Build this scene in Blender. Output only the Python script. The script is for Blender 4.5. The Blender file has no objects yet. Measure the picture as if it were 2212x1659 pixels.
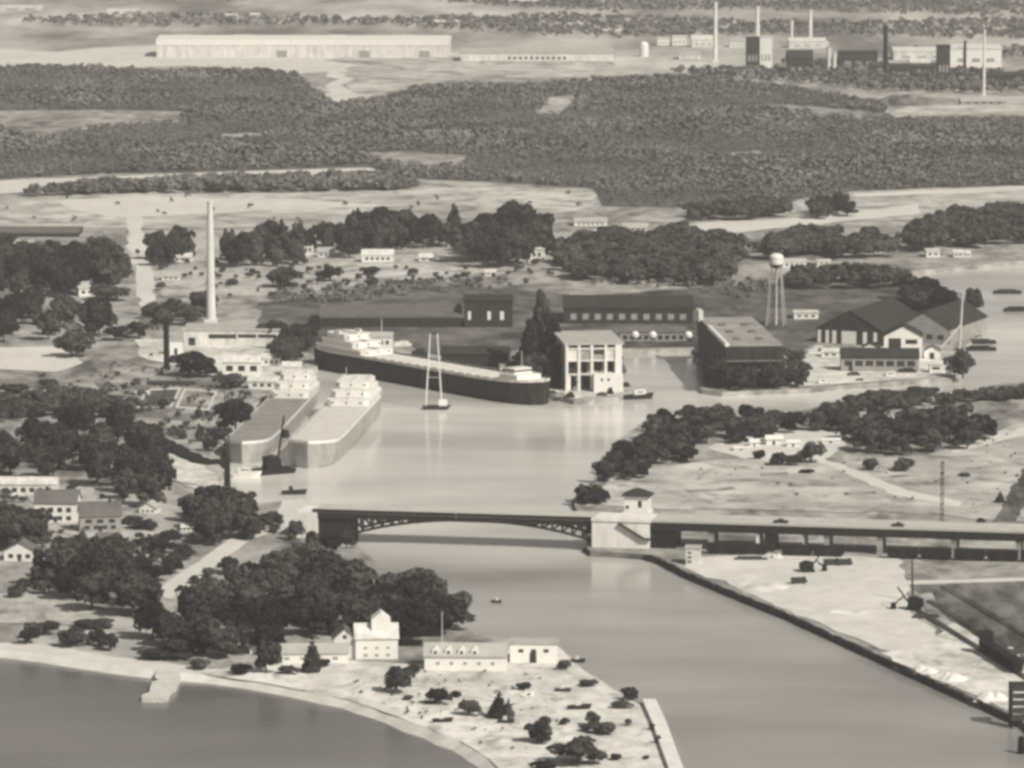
import bpy, bmesh, math, random
import numpy as np
from mathutils import Vector, Matrix
from mathutils.geometry import tessellate_polygon

random.seed(7)
SC = bpy.context.scene
COL = SC.collection

# ------------------------------------------------------------------ camera
CAM_H = 293.0
FPX, CX, CY = 10000.0, 1106.0, 829.5            # focal length / centre in pixels of a 2212 wide frame
PITCH = math.atan(1361.5 / FPX)
cam_d = bpy.data.cameras.new('camera')
cam = bpy.data.objects.new('camera', cam_d)
COL.objects.link(cam)
cam.location = (0, 0, CAM_H)
cam.rotation_euler = (math.pi / 2 - PITCH, 0, 0)
cam_d.sensor_width = 36.0
cam_d.lens = 36.0 * FPX / 2212.0
cam_d.clip_start = 1.0
cam_d.clip_end = 120000.0
SC.camera = cam

# ------------------------------------------------------------------ sky and sun
SUN_AZ = math.radians(138)      # direction the light comes from, clockwise from +Y
SUN_EL = math.radians(41)
w = bpy.data.worlds.new('World'); SC.world = w; w.use_nodes = True
nt = w.node_tree; nt.nodes.clear()
n_out = nt.nodes.new('ShaderNodeOutputWorld'); n_bg = nt.nodes.new('ShaderNodeBackground')
n_sky = nt.nodes.new('ShaderNodeTexSky'); n_sky.sky_type = 'NISHITA'; n_sky.sun_disc = False
n_sky.sun_elevation = SUN_EL; n_sky.sun_rotation = SUN_AZ; n_sky.air_density = 1.2; n_sky.dust_density = 3.0
n_bw = nt.nodes.new('ShaderNodeRGBToBW')        # the print is black and white: grey, faintly warm daylight
n_mul = nt.nodes.new('ShaderNodeMix'); n_mul.data_type = 'RGBA'; n_mul.blend_type = 'MULTIPLY'
n_mul.inputs[0].default_value = 1.0
nt.links.new(n_sky.outputs[0], n_bw.inputs[0]); nt.links.new(n_bw.outputs[0], n_mul.inputs[6])
n_mul.inputs[7].default_value = (1.0, 0.965, 0.915, 1)
nt.links.new(n_mul.outputs[2], n_bg.inputs[0]); n_bg.inputs[1].default_value = 0.072
nt.links.new(n_bg.outputs[0], n_out.inputs[0])
sun_d = bpy.data.lights.new('sun', 'SUN'); sun = bpy.data.objects.new('sun', sun_d); COL.objects.link(sun)
sun_d.energy = 4.4; sun_d.angle = math.radians(0.6); sun_d.color = (1.0, 0.94, 0.835)
sdir = Vector((math.sin(SUN_AZ) * math.cos(SUN_EL), math.cos(SUN_AZ) * math.cos(SUN_EL), math.sin(SUN_EL)))
sun.rotation_euler = sdir.to_track_quat('Z', 'Y').to_euler()
sun.location = (300, -200, 900)
SC.view_settings.view_transform = 'Standard'; SC.view_settings.look = 'None'
SC.view_settings.exposure = 0.0; SC.view_settings.gamma = 1.0; SC.view_settings.use_curve_mapping = False
SC.cycles.filter_width = 3.3                    # an old soft lens
SC.cycles.max_bounces = 6; SC.cycles.volume_bounces = 0
SC.cycles.diffuse_bounces = 2; SC.cycles.glossy_bounces = 3; SC.cycles.transmission_bounces = 2

# ------------------------------------------------------------------ pixel -> place
LAND = 2.0
def G(x, y, z=LAND):
    d = Vector(((x - CX) / FPX, 1.0, (CY - y) / FPX))
    c, s = math.cos(PITCH), math.sin(PITCH)
    v = Vector((d.x, d.y * c + d.z * s, -d.y * s + d.z * c))
    t = (z - CAM_H) / v.z
    return Vector((v.x * t, v.y * t, z))
def S(y):                                        # metres per pixel for a thing standing on the ground at row y
    return (CAM_H - LAND) / (y + 532.0)

# ------------------------------------------------------------------ materials
MATS = {}
WARM = (1.0, 0.978, 0.93)
def mat(name, v, rough=0.9, var=0.18, scale=0.35, stretch=(1, 1, 1), spec=0.2, bump=0.0, obj_var=0.0, metal=0.0):
    if name in MATS: return MATS[name]
    m = bpy.data.materials.new(name); m.use_nodes = True
    t = m.node_tree; b = t.nodes['Principled BSDF']
    b.inputs['Roughness'].default_value = rough
    b.inputs['Specular IOR Level'].default_value = spec
    b.inputs['Metallic'].default_value = metal
    g = t.nodes.new('ShaderNodeNewGeometry'); mp = t.nodes.new('ShaderNodeMapping')
    mp.inputs['Scale'].default_value = stretch
    t.links.new(g.outputs['Position'], mp.inputs['Vector'])
    n1 = t.nodes.new('ShaderNodeTexNoise'); n1.inputs['Scale'].default_value = scale; n1.inputs['Detail'].default_value = 6
    n1.inputs['Roughness'].default_value = 0.65
    t.links.new(mp.outputs[0], n1.inputs['Vector'])
    r = t.nodes.new('ShaderNodeMapRange')
    r.inputs[1].default_value = 0.3; r.inputs[2].default_value = 0.7
    r.inputs[3].default_value = v * (1 - var); r.inputs[4].default_value = v * (1 + var)
    t.links.new(n1.outputs[0], r.inputs[0])
    src = r.outputs[0]
    if obj_var:
        oi = t.nodes.new('ShaderNodeObjectInfo'); r2 = t.nodes.new('ShaderNodeMapRange')
        r2.inputs[3].default_value = 1 - obj_var; r2.inputs[4].default_value = 1 + obj_var
        t.links.new(oi.outputs['Random'], r2.inputs[0])
        mm = t.nodes.new('ShaderNodeMath'); mm.operation = 'MULTIPLY'
        t.links.new(src, mm.inputs[0]); t.links.new(r2.outputs[0], mm.inputs[1]); src = mm.outputs[0]
    cm = t.nodes.new('ShaderNodeCombineColor')
    for i in range(3):
        k = t.nodes.new('ShaderNodeMath'); k.operation = 'MULTIPLY'; k.inputs[1].default_value = WARM[i]
        t.links.new(src, k.inputs[0]); t.links.new(k.outputs[0], cm.inputs[i])
    t.links.new(cm.outputs[0], b.inputs['Base Color'])
    if bump:
        bp = t.nodes.new('ShaderNodeBump'); bp.inputs['Strength'].default_value = bump; bp.inputs['Distance'].default_value = 0.3
        t.links.new(n1.outputs[0], bp.inputs['Height']); t.links.new(bp.outputs[0], b.inputs['Normal'])
    MATS[name] = m
    return m

def ground_mat(name, v, var, s1, s2, stretch=(1, 1, 1), weeds=0.0, wscale=0.03):
    """open ground: broad patches, fine streaks and specks"""
    m = bpy.data.materials.new(name); m.use_nodes = True
    t = m.node_tree; b = t.nodes['Principled BSDF']; b.inputs['Roughness'].default_value = 1.0
    b.inputs['Specular IOR Level'].default_value = 0.05
    g = t.nodes.new('ShaderNodeNewGeometry'); mp = t.nodes.new('ShaderNodeMapping'); mp.inputs['Scale'].default_value = stretch
    t.links.new(g.outputs['Position'], mp.inputs['Vector'])
    outs = []
    for s, d in ((s1, 5), (s2, 8)):
        n = t.nodes.new('ShaderNodeTexNoise'); n.inputs['Scale'].default_value = s; n.inputs['Detail'].default_value = d
        n.inputs['Roughness'].default_value = 0.62
        t.links.new(mp.outputs[0], n.inputs['Vector']); outs.append(n.outputs[0])
    add = t.nodes.new('ShaderNodeMath'); add.operation = 'ADD'
    t.links.new(outs[0], add.inputs[0]); t.links.new(outs[1], add.inputs[1])
    r = t.nodes.new('ShaderNodeMapRange'); r.inputs[1].default_value = 0.82; r.inputs[2].default_value = 1.18
    r.inputs[3].default_value = v * (1 - var); r.inputs[4].default_value = v * (1 + var * 0.7)
    t.links.new(add.outputs[0], r.inputs[0])
    src = r.outputs[0]
    if weeds:                                     # darker weeds, tracks and damp patches
        nw = t.nodes.new('ShaderNodeTexNoise'); nw.inputs['Scale'].default_value = wscale; nw.inputs['Detail'].default_value = 9
        nw.inputs['Roughness'].default_value = 0.7; nw.inputs['Distortion'].default_value = 0.6
        t.links.new(mp.outputs[0], nw.inputs['Vector'])
        rw = t.nodes.new('ShaderNodeMapRange'); rw.inputs[1].default_value = 0.50; rw.inputs[2].default_value = 0.66
        rw.inputs[3].default_value = 1.0; rw.inputs[4].default_value = 1.0 - weeds
        t.links.new(nw.outputs[0], rw.inputs[0])
        mw = t.nodes.new('ShaderNodeMath'); mw.operation = 'MULTIPLY'
        t.links.new(src, mw.inputs[0]); t.links.new(rw.outputs[0], mw.inputs[1]); src = mw.outputs[0]
    cm = t.nodes.new('ShaderNodeCombineColor')
    for i in range(3):
        k = t.nodes.new('ShaderNodeMath'); k.operation = 'MULTIPLY'; k.inputs[1].default_value = WARM[i]
        t.links.new(src, k.inputs[0]); t.links.new(k.outputs[0], cm.inputs[i])
    t.links.new(cm.outputs[0], b.inputs['Base Color'])
    MATS[name] = m
    return m

def water_mat(name, v, rough, bstr, sky_tint=None):
    m = bpy.data.materials.new(name); m.use_nodes = True
    t = m.node_tree; b = t.nodes['Principled BSDF']
    b.inputs['Base Color'].default_value = (v * WARM[0], v * WARM[1], v * WARM[2], 1)
    b.inputs['Roughness'].default_value = rough; b.inputs['IOR'].default_value = 1.33
    b.inputs['Specular IOR Level'].default_value = 0.5
    g = t.nodes.new('ShaderNodeNewGeometry'); mp = t.nodes.new('ShaderNodeMapping'); mp.inputs['Scale'].default_value = (0.5, 1, 1)
    t.links.new(g.outputs['Position'], mp.inputs['Vector'])
    n = t.nodes.new('ShaderNodeTexNoise'); n.inputs['Scale'].default_value = 0.22; n.inputs['Detail'].default_value = 6
    n2 = t.nodes.new('ShaderNodeTexNoise'); n2.inputs['Scale'].default_value = 0.012; n2.inputs['Detail'].default_value = 4
    t.links.new(mp.outputs[0], n.inputs['Vector']); t.links.new(mp.outputs[0], n2.inputs['Vector'])
    bp = t.nodes.new('ShaderNodeBump'); bp.inputs['Strength'].default_value = bstr; bp.inputs['Distance'].default_value = 0.5
    t.links.new(n.outputs[0], bp.inputs['Height']); t.links.new(bp.outputs[0], b.inputs['Normal'])
    # breeze streaks: smoother and rougher reaches of water, and mottled water tone
    r = t.nodes.new('ShaderNodeMapRange'); r.inputs[1].default_value = 0.35; r.inputs[2].default_value = 0.68
    r.inputs[3].default_value = rough * 0.7; r.inputs[4].default_value = rough * 1.7
    t.links.new(n2.outputs[0], r.inputs[0]); t.links.new(r.outputs[0], b.inputs['Roughness'])
    r3 = t.nodes.new('ShaderNodeMapRange'); r3.inputs[1].default_value = 0.3; r3.inputs[2].default_value = 0.7
    r3.inputs[3].default_value = v * 0.66; r3.inputs[4].default_value = v * 1.28
    t.links.new(n2.outputs[0], r3.inputs[0])
    src = r3.outputs[0]
    if sky_tint:                                      # base colour paler upstream, standing in for stronger sky reflection
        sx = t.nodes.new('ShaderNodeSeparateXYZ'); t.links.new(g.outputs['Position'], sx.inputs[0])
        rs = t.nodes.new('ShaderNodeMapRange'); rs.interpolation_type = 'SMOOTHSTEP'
        rs.inputs[1].default_value = 1380; rs.inputs[2].default_value = 1900; rs.inputs[3].default_value = sky_tint[0]; rs.inputs[4].default_value = sky_tint[1]
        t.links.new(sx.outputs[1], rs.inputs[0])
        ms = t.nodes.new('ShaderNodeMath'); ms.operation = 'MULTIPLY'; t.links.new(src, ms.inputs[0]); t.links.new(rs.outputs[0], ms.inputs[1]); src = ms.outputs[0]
    cm = t.nodes.new('ShaderNodeCombineColor')
    for i in range(3):
        k = t.nodes.new('ShaderNodeMath'); k.operation = 'MULTIPLY'; k.inputs[1].default_value = WARM[i]
        t.links.new(src, k.inputs[0]); t.links.new(k.outputs[0], cm.inputs[i])
    t.links.new(cm.outputs[0], b.inputs['Base Color'])
    MATS[name] = m
    return m

M_grass = ground_mat('pale_grass', 0.36, 0.45, 0.012, 0.09, (1, 0.55, 1), 0.65, 0.028)
M_far = ground_mat('far_country', 0.42, 0.6, 0.0022, 0.010, (1, 0.30, 1))
M_field = ground_mat('dry_field', 0.50, 0.34, 0.016, 0.07, (0.6, 0.5, 1), 0.62, 0.075)
M_sand = ground_mat('sand', 0.63, 0.12, 0.02, 0.15, (1, 1, 1), 0.16, 0.04)
M_spit = ground_mat('spit_sand', 0.66, 0.25, 0.03, 0.16, (1, .7, 1), 0.45, 0.11)
M_road = ground_mat('pale_road', 0.62, 0.10, 0.02, 0.3)
M_yard = ground_mat('shipyard_ground', 0.13, 0.6, 0.015, 0.08, (1, .6, 1), 0.6, 0.04)
M_cinder = ground_mat('cinder_ground', 0.15, 0.6, 0.03, 0.12, (1, 0.3, 1), 0.4, 0.04)
M_scrub = ground_mat('scrub_ground', 0.13, 0.4, 0.01, 0.06)
M_lawn = ground_mat('lawn', 0.46, 0.25, 0.03, 0.2, (1, .6, 1), 0.55, 0.04)
M_verge = ground_mat('mown_verge', 0.33, 0.5, 0.02, 0.09, (1, 0.6, 1), 0.6, 0.05)  # mid-grey ground colour for fields, clearings, banks and tracks
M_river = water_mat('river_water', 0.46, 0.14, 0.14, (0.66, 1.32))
M_lake = water_mat('lake_water', 0.16, 0.2, 0.3)
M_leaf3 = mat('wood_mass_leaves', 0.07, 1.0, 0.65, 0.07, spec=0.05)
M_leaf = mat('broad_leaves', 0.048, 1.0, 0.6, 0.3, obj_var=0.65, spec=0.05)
M_leaf4 = mat('plain_leaves', 0.17, 1.0, 0.4, 0.006, spec=0.05)
M_leaf2 = mat('woodland_leaves', 0.16, 1.0, 0.5, 0.012, spec=0.05)
M_bark = mat('bark', 0.10, 1.0, 0.3, 2.0)
M_white = mat('white_paint', 0.74, 0.6, 0.06, 0.3)
M_white2 = mat('weathered_white', 0.62, 0.8, 0.28, 0.3, (1, 1, .3))
M_conc = mat('concrete', 0.72, 0.85, 0.14, 0.3, (1, 1, .25))
M_deck = mat('road_deck', 0.48, 0.9, 0.10, 0.2)
M_steel = mat('dark_steel', 0.02, 0.6, 0.4, 0.4)
M_black = mat('black_iron', 0.012, 0.6, 0.4, 0.5)
M_hull = mat('dark_hull', 0.026, 0.7, 0.6, 0.3, (1, 1, .2))
M_hull_g = mat('grey_hull', 0.36, 0.5, 0.3, 0.25, (1, 1, .25))
M_hull_m = mat('weathered_hull', 0.10, 0.6, 0.45, 0.2, (1, 1, .25))
M_sdeck = mat('ship_deck', 0.60, 0.8, 0.10, 0.2)
M_gdeck = mat('grey_deck', 0.27, 0.85, 0.18, 0.2)
M_bdeck = mat('berth_deck', 0.30, 0.9, 0.3, 0.12)
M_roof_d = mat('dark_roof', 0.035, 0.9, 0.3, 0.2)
M_roof_m = mat('grey_roof', 0.13, 0.9, 0.25, 0.2)
M_roof_l = mat('pale_roof', 0.42, 0.9, 0.15, 0.2)
M_wall_m = mat('grey_wall', 0.30, 0.9, 0.2, 0.3)
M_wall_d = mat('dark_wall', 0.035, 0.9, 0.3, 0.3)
M_glass = mat('window_glass', 0.03, 0.15, 0.2, 0.5, spec=0.5)
M_wood = mat('timber', 0.055, 0.95, 0.4, 0.8)
M_tyre = mat('rubber', 0.02, 0.9, 0.2, 2)
M_rock = mat('pale_stone', 0.55, 0.95, 0.25, 0.6)
M_stack = mat('pale_brick_stack', 0.66, 0.9, 0.10, 0.1)
M_gravel = mat('white_gravel', 0.72, 1.0, 0.12, 0.5, bump=0.4)
M_car = mat('car_enamel', 0.03, 0.3, 0.1, 1, spec=0.5)
M_carl = mat('pale_car_enamel', 0.45, 0.3, 0.1, 1, spec=0.5)
M_galv = mat('galvanised', 0.45, 0.6, 0.1, 0.5)

# ------------------------------------------------------------------ mesh helpers
class MB:
    def __init__(self): self.v = []; self.f = []
    def add(self, vs, fs):
        n = len(self.v); self.v += [tuple(p) for p in vs]; self.f += [tuple(i + n for i in f) for f in fs]; return self
    def box(self, x0, x1, y0, y1, z0, z1):
        return self.add([(x0,y0,z0),(x1,y0,z0),(x1,y1,z0),(x0,y1,z0),(x0,y0,z1),(x1,y0,z1),(x1,y1,z1),(x0,y1,z1)],
                        [(0,3,2,1),(4,5,6,7),(0,1,5,4),(1,2,6,5),(2,3,7,6),(3,0,4,7)])
    def taper(self, x0, x1, y0, y1, z0, z1, k):
        cx, cy = (x0+x1)/2, (y0+y1)/2
        T = lambda x, y: (cx+(x-cx)*k, cy+(y-cy)*k)
        b = [(x0,y0),(x1,y0),(x1,y1),(x0,y1)]
        return self.add([(x,y,z0) for x,y in b]+[(*T(x,y),z1) for x,y in b],
                        [(0,3,2,1),(4,5,6,7),(0,1,5,4),(1,2,6,5),(2,3,7,6),(3,0,4,7)])
    def prism(self, poly, a0, a1, axis='y'):
        n = len(poly)
        P = (lambda u, w_, a: (u, a, w_)) if axis == 'y' else (lambda u, w_, a: (a, u, w_))
        vs = [P(u, w_, a0) for u, w_ in poly] + [P(u, w_, a1) for u, w_ in poly]
        fs = [tuple(range(n)), tuple(range(2*n-1, n-1, -1))] + [(i, i+n, (i+1)%n+n, (i+1)%n) for i in range(n)]
        return self.add(vs, fs)
    def tube(self, p0, p1, r0, r1=None, n=8):
        r1 = r0 if r1 is None else r1
        p0, p1 = Vector(p0), Vector(p1); d = (p1-p0)
        q = d.to_track_quat('Z', 'Y')
        a = [q @ Vector((math.cos(2*math.pi*i/n), math.sin(2*math.pi*i/n), 0)) for i in range(n)]
        vs = [p0+u*r0 for u in a] + [p1+u*r1 for u in a]
        return self.add(vs, [tuple(range(n-1,-1,-1)), tuple(range(n, 2*n))] + [(i,(i+1)%n,(i+1)%n+n,i+n) for i in range(n)])
    def bar(self, p0, p1, wd): return self.tube(p0, p1, wd*0.7, n=4)
    def dome(self, c, rx, ry, rz, n=14, m=6, full=False, lumpy=0.0, seed=0):
        rnd = random.Random(seed); vs = []; fs = []
        lo = -math.pi/2 if full else 0.0
        for j in range(m+1):
            a = lo + (math.pi/2-lo)*j/m
            for i in range(n):
                t = 2*math.pi*i/n; k = 1 + (rnd.random()-.5)*lumpy
                vs.append((c[0]+rx*math.cos(a)*math.cos(t)*k, c[1]+ry*math.cos(a)*math.sin(t)*k, c[2]+rz*math.sin(a)*(1 + (rnd.random()-.5)*lumpy*.5)))
        for j in range(m):
            for i in range(n): fs.append((j*n+i, j*n+(i+1)%n, (j+1)*n+(i+1)%n, (j+1)*n+i))
        return self.add(vs, fs)
    def build(self, name, material, parent=None, smooth=False):
        me = bpy.data.meshes.new(name); me.from_pydata(self.v, [], self.f); me.materials.append(material)
        bm = bmesh.new(); bm.from_mesh(me); bmesh.ops.recalc_face_normals(bm, faces=bm.faces); bm.to_mesh(me); bm.free()
        if smooth: me.shade_smooth()
        o = bpy.data.objects.new(name, me); COL.objects.link(o)
        if parent: o.parent = parent
        return o

def tag(o, label=None, cat=None, group=None, kind=None):
    if label: o['label'] = label
    if cat: o['category'] = cat
    if group: o['group'] = group
    if kind: o['kind'] = kind
    return o
def thing(name, label, cat, loc, rz=0.0, group=None):
    o = bpy.data.objects.new(name, None); COL.objects.link(o); o.empty_display_size = 1
    o.location = loc; o.rotation_euler = (0, 0, rz)
    return tag(o, label, cat, group)
def copy_tree(o, parent=None):
    c = o.copy(); COL.objects.link(c); c.parent = parent
    for ch in list(o.children): copy_tree(ch, c)
    return c

def densify(pts, step, jit, rnd, closed=True):
    out = []; n = len(pts)
    for i in range(n if closed else n-1):
        a, b = Vector(pts[i]), Vector(pts[(i+1) % n]); L = (b-a).length
        k = max(1, min(40, int(L/step)))
        for j in range(k):
            p = a.lerp(b, j/k)
            if j: p = p + Vector((rnd.gauss(0, jit), rnd.gauss(0, jit)*1.6))
            out.append(p)
    if not closed: out.append(Vector(pts[-1]))
    return out
def sheet(name, pts2, z, material, skirt=0.0, slope=0.0, bank=None):
    """flat polygon of ground (world XY) with a skirt down its edge"""
    n = len(pts2)
    tris = tessellate_polygon([[Vector((p[0], p[1], 0)) for p in pts2]])
    vs = [(p[0], p[1], z) for p in pts2]; fs = [tuple(t) for t in tris]
    if skirt:
        ar = sum(pts2[i][0]*pts2[(i+1) % n][1]-pts2[(i+1) % n][0]*pts2[i][1] for i in range(n)); sg = 1 if ar > 0 else -1
        for i, p in enumerate(pts2):
            q0, q1 = Vector(pts2[i-1][:2]), Vector(pts2[(i+1) % n][:2]); d = q1-q0
            d = d.normalized() if d.length > 0 else Vector((1, 0))
            sl = slope[i] if isinstance(slope, list) else slope
            vs.append((p[0]+sg*d.y*sl, p[1]-sg*d.x*sl, z-skirt))
        fs += [(i, (i+1) % n, (i+1) % n+n, i+n) for i in range(n)]
    me = bpy.data.meshes.new(name); me.from_pydata(vs, [], fs); me.materials.append(material)
    if bank:
        for b_ in bank[0]: me.materials.append(b_)
        for k_, f in enumerate(me.polygons[len(tris):]): f.material_index = 1 if k_ < bank[1] else 2
    bm = bmesh.new(); bm.from_mesh(me)
    for f in bm.faces:
        f.normal_update()
        if abs(f.normal.z) > .5 and f.normal.z < 0: f.normal_flip()
    bm.to_mesh(me); bm.free()
    o = bpy.data.objects.new(name, me); COL.objects.link(o)
    return tag(o, kind='structure')
_layer = [0]
def patch(name, px, material, jit=1.2, step=9.0, dz=None):
    rnd = random.Random(len(px)*7 + int(px[0][0])*3 + int(px[0][1]))
    w2 = [G(x, y).xy for x, y in px]
    _layer[0] += 1
    k = S(sum(p[1] for p in px)/len(px))/0.17
    return sheet(name, densify(w2, step*k, jit*k, rnd), LAND + (dz if dz else 0.04 + 0.010*min(_layer[0], 12) + 0.003*max(0, _layer[0]-12)), material)

# ------------------------------------------------------------------ land and water
r0 = random.Random(3)
far_left = [(-40000, 90000), (-40000, 2000)]
shore_px = [(-900,1340),(-300,1378),(0,1402),(100,1413),(200,1429),(300,1443),(380,1452),(450,1457),(560,1472),(660,1491),(760,1512),(860,1546),
            (940,1577),(1000,1602),(1060,1640),(1110,1690),(1230,1900),(1540,1900),(1462,1680),(1440,1605),(1398,1525),(1330,1488),(1262,1445),
            (1215,1424),(1205,1392),(1100,1380),(1035,1372),(985,1335),(880,1268),(805,1208),(770,1180),(694,1186),(694,1118),(640,1078),
            (560,1088),(505,1074),(475,1046),(470,1000),(500,925),(560,866),(610,836),(690,786),(1180,850),(1240,864),(1335,858),(1348,838),
            (1342,757),(1500,752),(1518,842),(1560,847),(1700,842),(1800,834),(1900,827),(2058,816),(2066,800),(2078,760),(2128,695),
            (2122,652),(2045,622),(1964,612),(1962,586),(2212,563),(2600,545),(4200,520)]
lakeside = densify([G(*p).xy for p in shore_px[:17]], 8, 0.5, r0, closed=False)
landA = lakeside[:-1] + densify([G(*p).xy for p in shore_px[16:]], 10, 0.8, r0, closed=False)
landA = [tuple(p) for p in landA] + [(40000, landA[-1][1]), (40000, 90000)] + far_left + [(-40000, landA[0][1])]
ground = sheet('ground', landA, LAND, M_grass, 3.0, [6.0]*len(lakeside) + [1.3]*(len(landA)-len(lakeside)), ((M_sand, M_verge), len(lakeside)))
bank_px = [(2330,1645),(2186,1546),(1700,1325),(1482,1236),(1425,1206),(1392,1197),(1276,1191),(1268,1183),(1272,1128),(1243,1097),(1236,1078),
           (1288,1042),(1308,992),(1340,947),(1398,905),(1480,888),(1560,886),(1660,896),(1720,890),(1800,869),(1900,861),(2000,851),(2060,846),
           (2130,836),(2212,821),(2500,795),(3400,760),(3400,1900),(2700,1900)]
landB = densify([G(*p).xy for p in bank_px], 10, 0.5, r0)
sheet('ground', landB, LAND, M_grass, 3.0, 0.6, ((M_cinder, M_cinder), 0))
# lake and river meet under the spit
div = [G(x, y, 0).xy for x, y in [(-2500,1270),(-300,1345),(300,1400),(650,1455),(900,1510),(1060,1560),(1200,1660),(1390,1900),(1700,2600)]]
lake = sheet('lake', [tuple(p) for p in div] + [(0, 300), (-4000, 300), (-4000, div[0].y)], 0.0, M_lake)
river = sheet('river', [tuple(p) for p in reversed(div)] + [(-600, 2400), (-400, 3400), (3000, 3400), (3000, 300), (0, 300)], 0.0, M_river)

patch('far_country', [(-900,148),(0,148),(400,142),(700,160),(1000,170),(1400,160),(1700,170),(2212,200),(3200,210),(3600,-330),(-1400,-330)], M_far, 6, 60)
patch('scrub_ground', [(-700,150),(300,147),(640,164),(720,232),(800,222),(900,194),(1100,184),(1500,168),(1700,190),(1900,226),(1925,255),(3000,255),(3000,395),
                       (2212,400),(1840,414),(1740,432),(1600,452),(1300,446),(1285,408),(1100,396),(870,384),(800,360),(400,374),(0,388),(-700,410)], M_scrub, 4, 30)
patch('field', [(-10,105),(120,112),(330,98),(560,120),(740,122),(980,116),(965,128),(720,152),(640,160),(400,142),(150,150),(-10,152)], M_sand, 3, 25)
patch('field', [(735,124),(990,118),(1320,132),(1405,152),(1300,166),(1100,167),(960,182),(880,192),(800,218),(735,222),(745,180)], M_field, 5, 20)
patch('smoke_patch', [(708,150),(742,148),(748,190),(776,205),(762,226),(710,228)], M_sand, 2, 10)  # flat pale sheet standing in for a rising smoke plume
patch('field', [(-30,240),(200,238),(400,241),(392,268),(250,274),(130,290),(100,304),(60,300),(0,276),(-30,276)], M_verge, 5, 25)
patch('clearing', [(1165,246),(1182,210),(1252,205),(1246,226),(1215,246)], M_field, 3, 14)
patch('field', [(1920,244),(1962,230),(2062,224),(2082,206),(2260,210),(2260,246),(2060,247),(1930,254)], M_field, 4, 20)
patch('clearing', [(755,332),(880,326),(1010,336),(1000,360),(900,370),(800,352)], M_verge, 4, 14)
patch('clearing', [(1640,226),(1800,236),(1920,246),(1900,260),(1700,247)], M_verge, 4, 14)
patch('clearing', [(470,290),(560,287),(580,300),(480,304)], M_verge, 4, 14)
patch('clearing', [(1560,330),(1640,326),(1660,336),(1580,342)], M_verge, 4, 14)
patch('road', [(-40,394),(300,379),(600,368),(800,363),(872,386),(600,387),(300,392),(100,413),(-40,420)], M_road, 2, 20)
patch('field', [(-40,428),(300,420),(700,417),(1000,404),(1150,406),(1286,413),(1288,448),(1130,470),(900,472),(700,492),(400,494),(-40,492)], M_field, 2, 20)
patch('field', [(120,432),(320,424),(640,430),(900,444),(600,452),(330,468),(240,470),(150,452)], M_sand, 2, 20)
patch('field', [(1732,428),(1850,424),(2260,412),(2260,442),(1990,474),(1730,474)], M_field, 2, 16)
patch('track', [(1840,419),(2000,411),(2260,401),(2260,410),(2000,420),(1850,426)], M_road, 1, 16)
patch('path', [(1400,494),(1560,478),(1740,470),(1870,455),(1985,440),(1990,462),(1760,487),(1600,503),(1450,502)], M_road, 1.5, 16)
patch('village_ground', [(280,500),(700,495),(1200,500),(1210,560),(960,600),(560,640),(350,640),(290,560)], M_lawn, 1.5, 16)
patch('road', [(270,428),(300,428),(314,520),(332,600),(336,662),(304,664),(292,600),(276,520)], M_road, 0.7, 10)
patch('field', [(560,560),(700,575),(900,570),(1010,580),(820,600),(560,604)], M_field, 2, 12)
patch('shipyard_ground', [(560,655),(700,640),(1000,612),(1250,640),(1600,616),(1720,614),(2050,624),(2060,690),(1900,700),(1760,740),(1690,830),(1530,838),(1500,750),
                          (1345,752),(1338,845),(1230,855),(960,770),(800,720),(690,770),(560,720)], M_yard, 1.2, 12)
patch('quay_apron', [(1170,842),(1240,838),(1332,842),(1334,856),(1240,862),(1180,849)], M_spit, .6, 8)
patch('yard', [(1690,838),(1700,800),(1760,745),(1900,770),(2055,780),(2056,812),(1900,824),(1800,831)], M_spit, .8, 8)
patch('field', [(1380,1010),(1500,1000),(1640,990),(1830,1000),(2000,985),(2260,900),(2260,1130),(1900,1105),(1405,1100),(1300,1092),(1262,1096),(1310,1045)], M_field, 1.2, 12)
patch('sandy_ground', [(1525,968),(1600,948),(1700,932),(1820,930),(1830,960),(1790,990),(1700,1002),(1600,990)], M_sand, 1.2, 8)
patch('path', [(1740,985),(1780,990),(1960,1060),(2080,1085),(2070,1096),(1940,1072)], M_road, .8, 8)
patch('path', [(2050,968),(2130,945),(2260,915),(2260,925),(2140,958),(2060,980)], M_road, .8, 8)
patch('sand_lot', [(1476,1226),(1515,1204),(1700,1196),(1940,1208),(1962,1260),(1965,1322),(2052,1400),(2058,1436),(1900,1403),(1705,1320)], M_sand, .8, 8)
patch('cinder_ground', [(1965,1262),(2010,1262),(2260,1252),(2260,1430),(2130,1388),(2048,1338),(2000,1300)], M_cinder, .8, 8)
patch('path', [(1950,1256),(2260,1248),(2260,1255),(1960,1264)], M_road, .3, 8)
for q_ in ([(1565,1080),(1640,1074),(1648,1079),(1575,1085)], [(1825,1066),(1890,1062),(1895,1067),(1830,1071)], [(1700,1048),(1800,1044),(1806,1050),(1705,1054)], [(1480,1060),(1580,1052),(1590,1058),(1490,1066)], [(2060,1012),(2160,1004),(2166,1010),(2068,1018)], [(1900,1030),(1985,1024),(1990,1030),(1905,1036)], [(1640,1024),(1700,1020),(1705,1026),(1645,1030)]):
    patch('rough_grass', q_, M_verge, .8, 5)
patch('cart_track', [(2212,1012),(2260,1012),(2196,1126),(2144,1128)], M_cinder, .5, 6)
patch('curved_track', [(1985,1285),(2010,1280),(2040,1330),(2090,1375),(2150,1400),(2135,1412),(2060,1385),(2005,1335)], M_verge, .4, 6)
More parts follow.
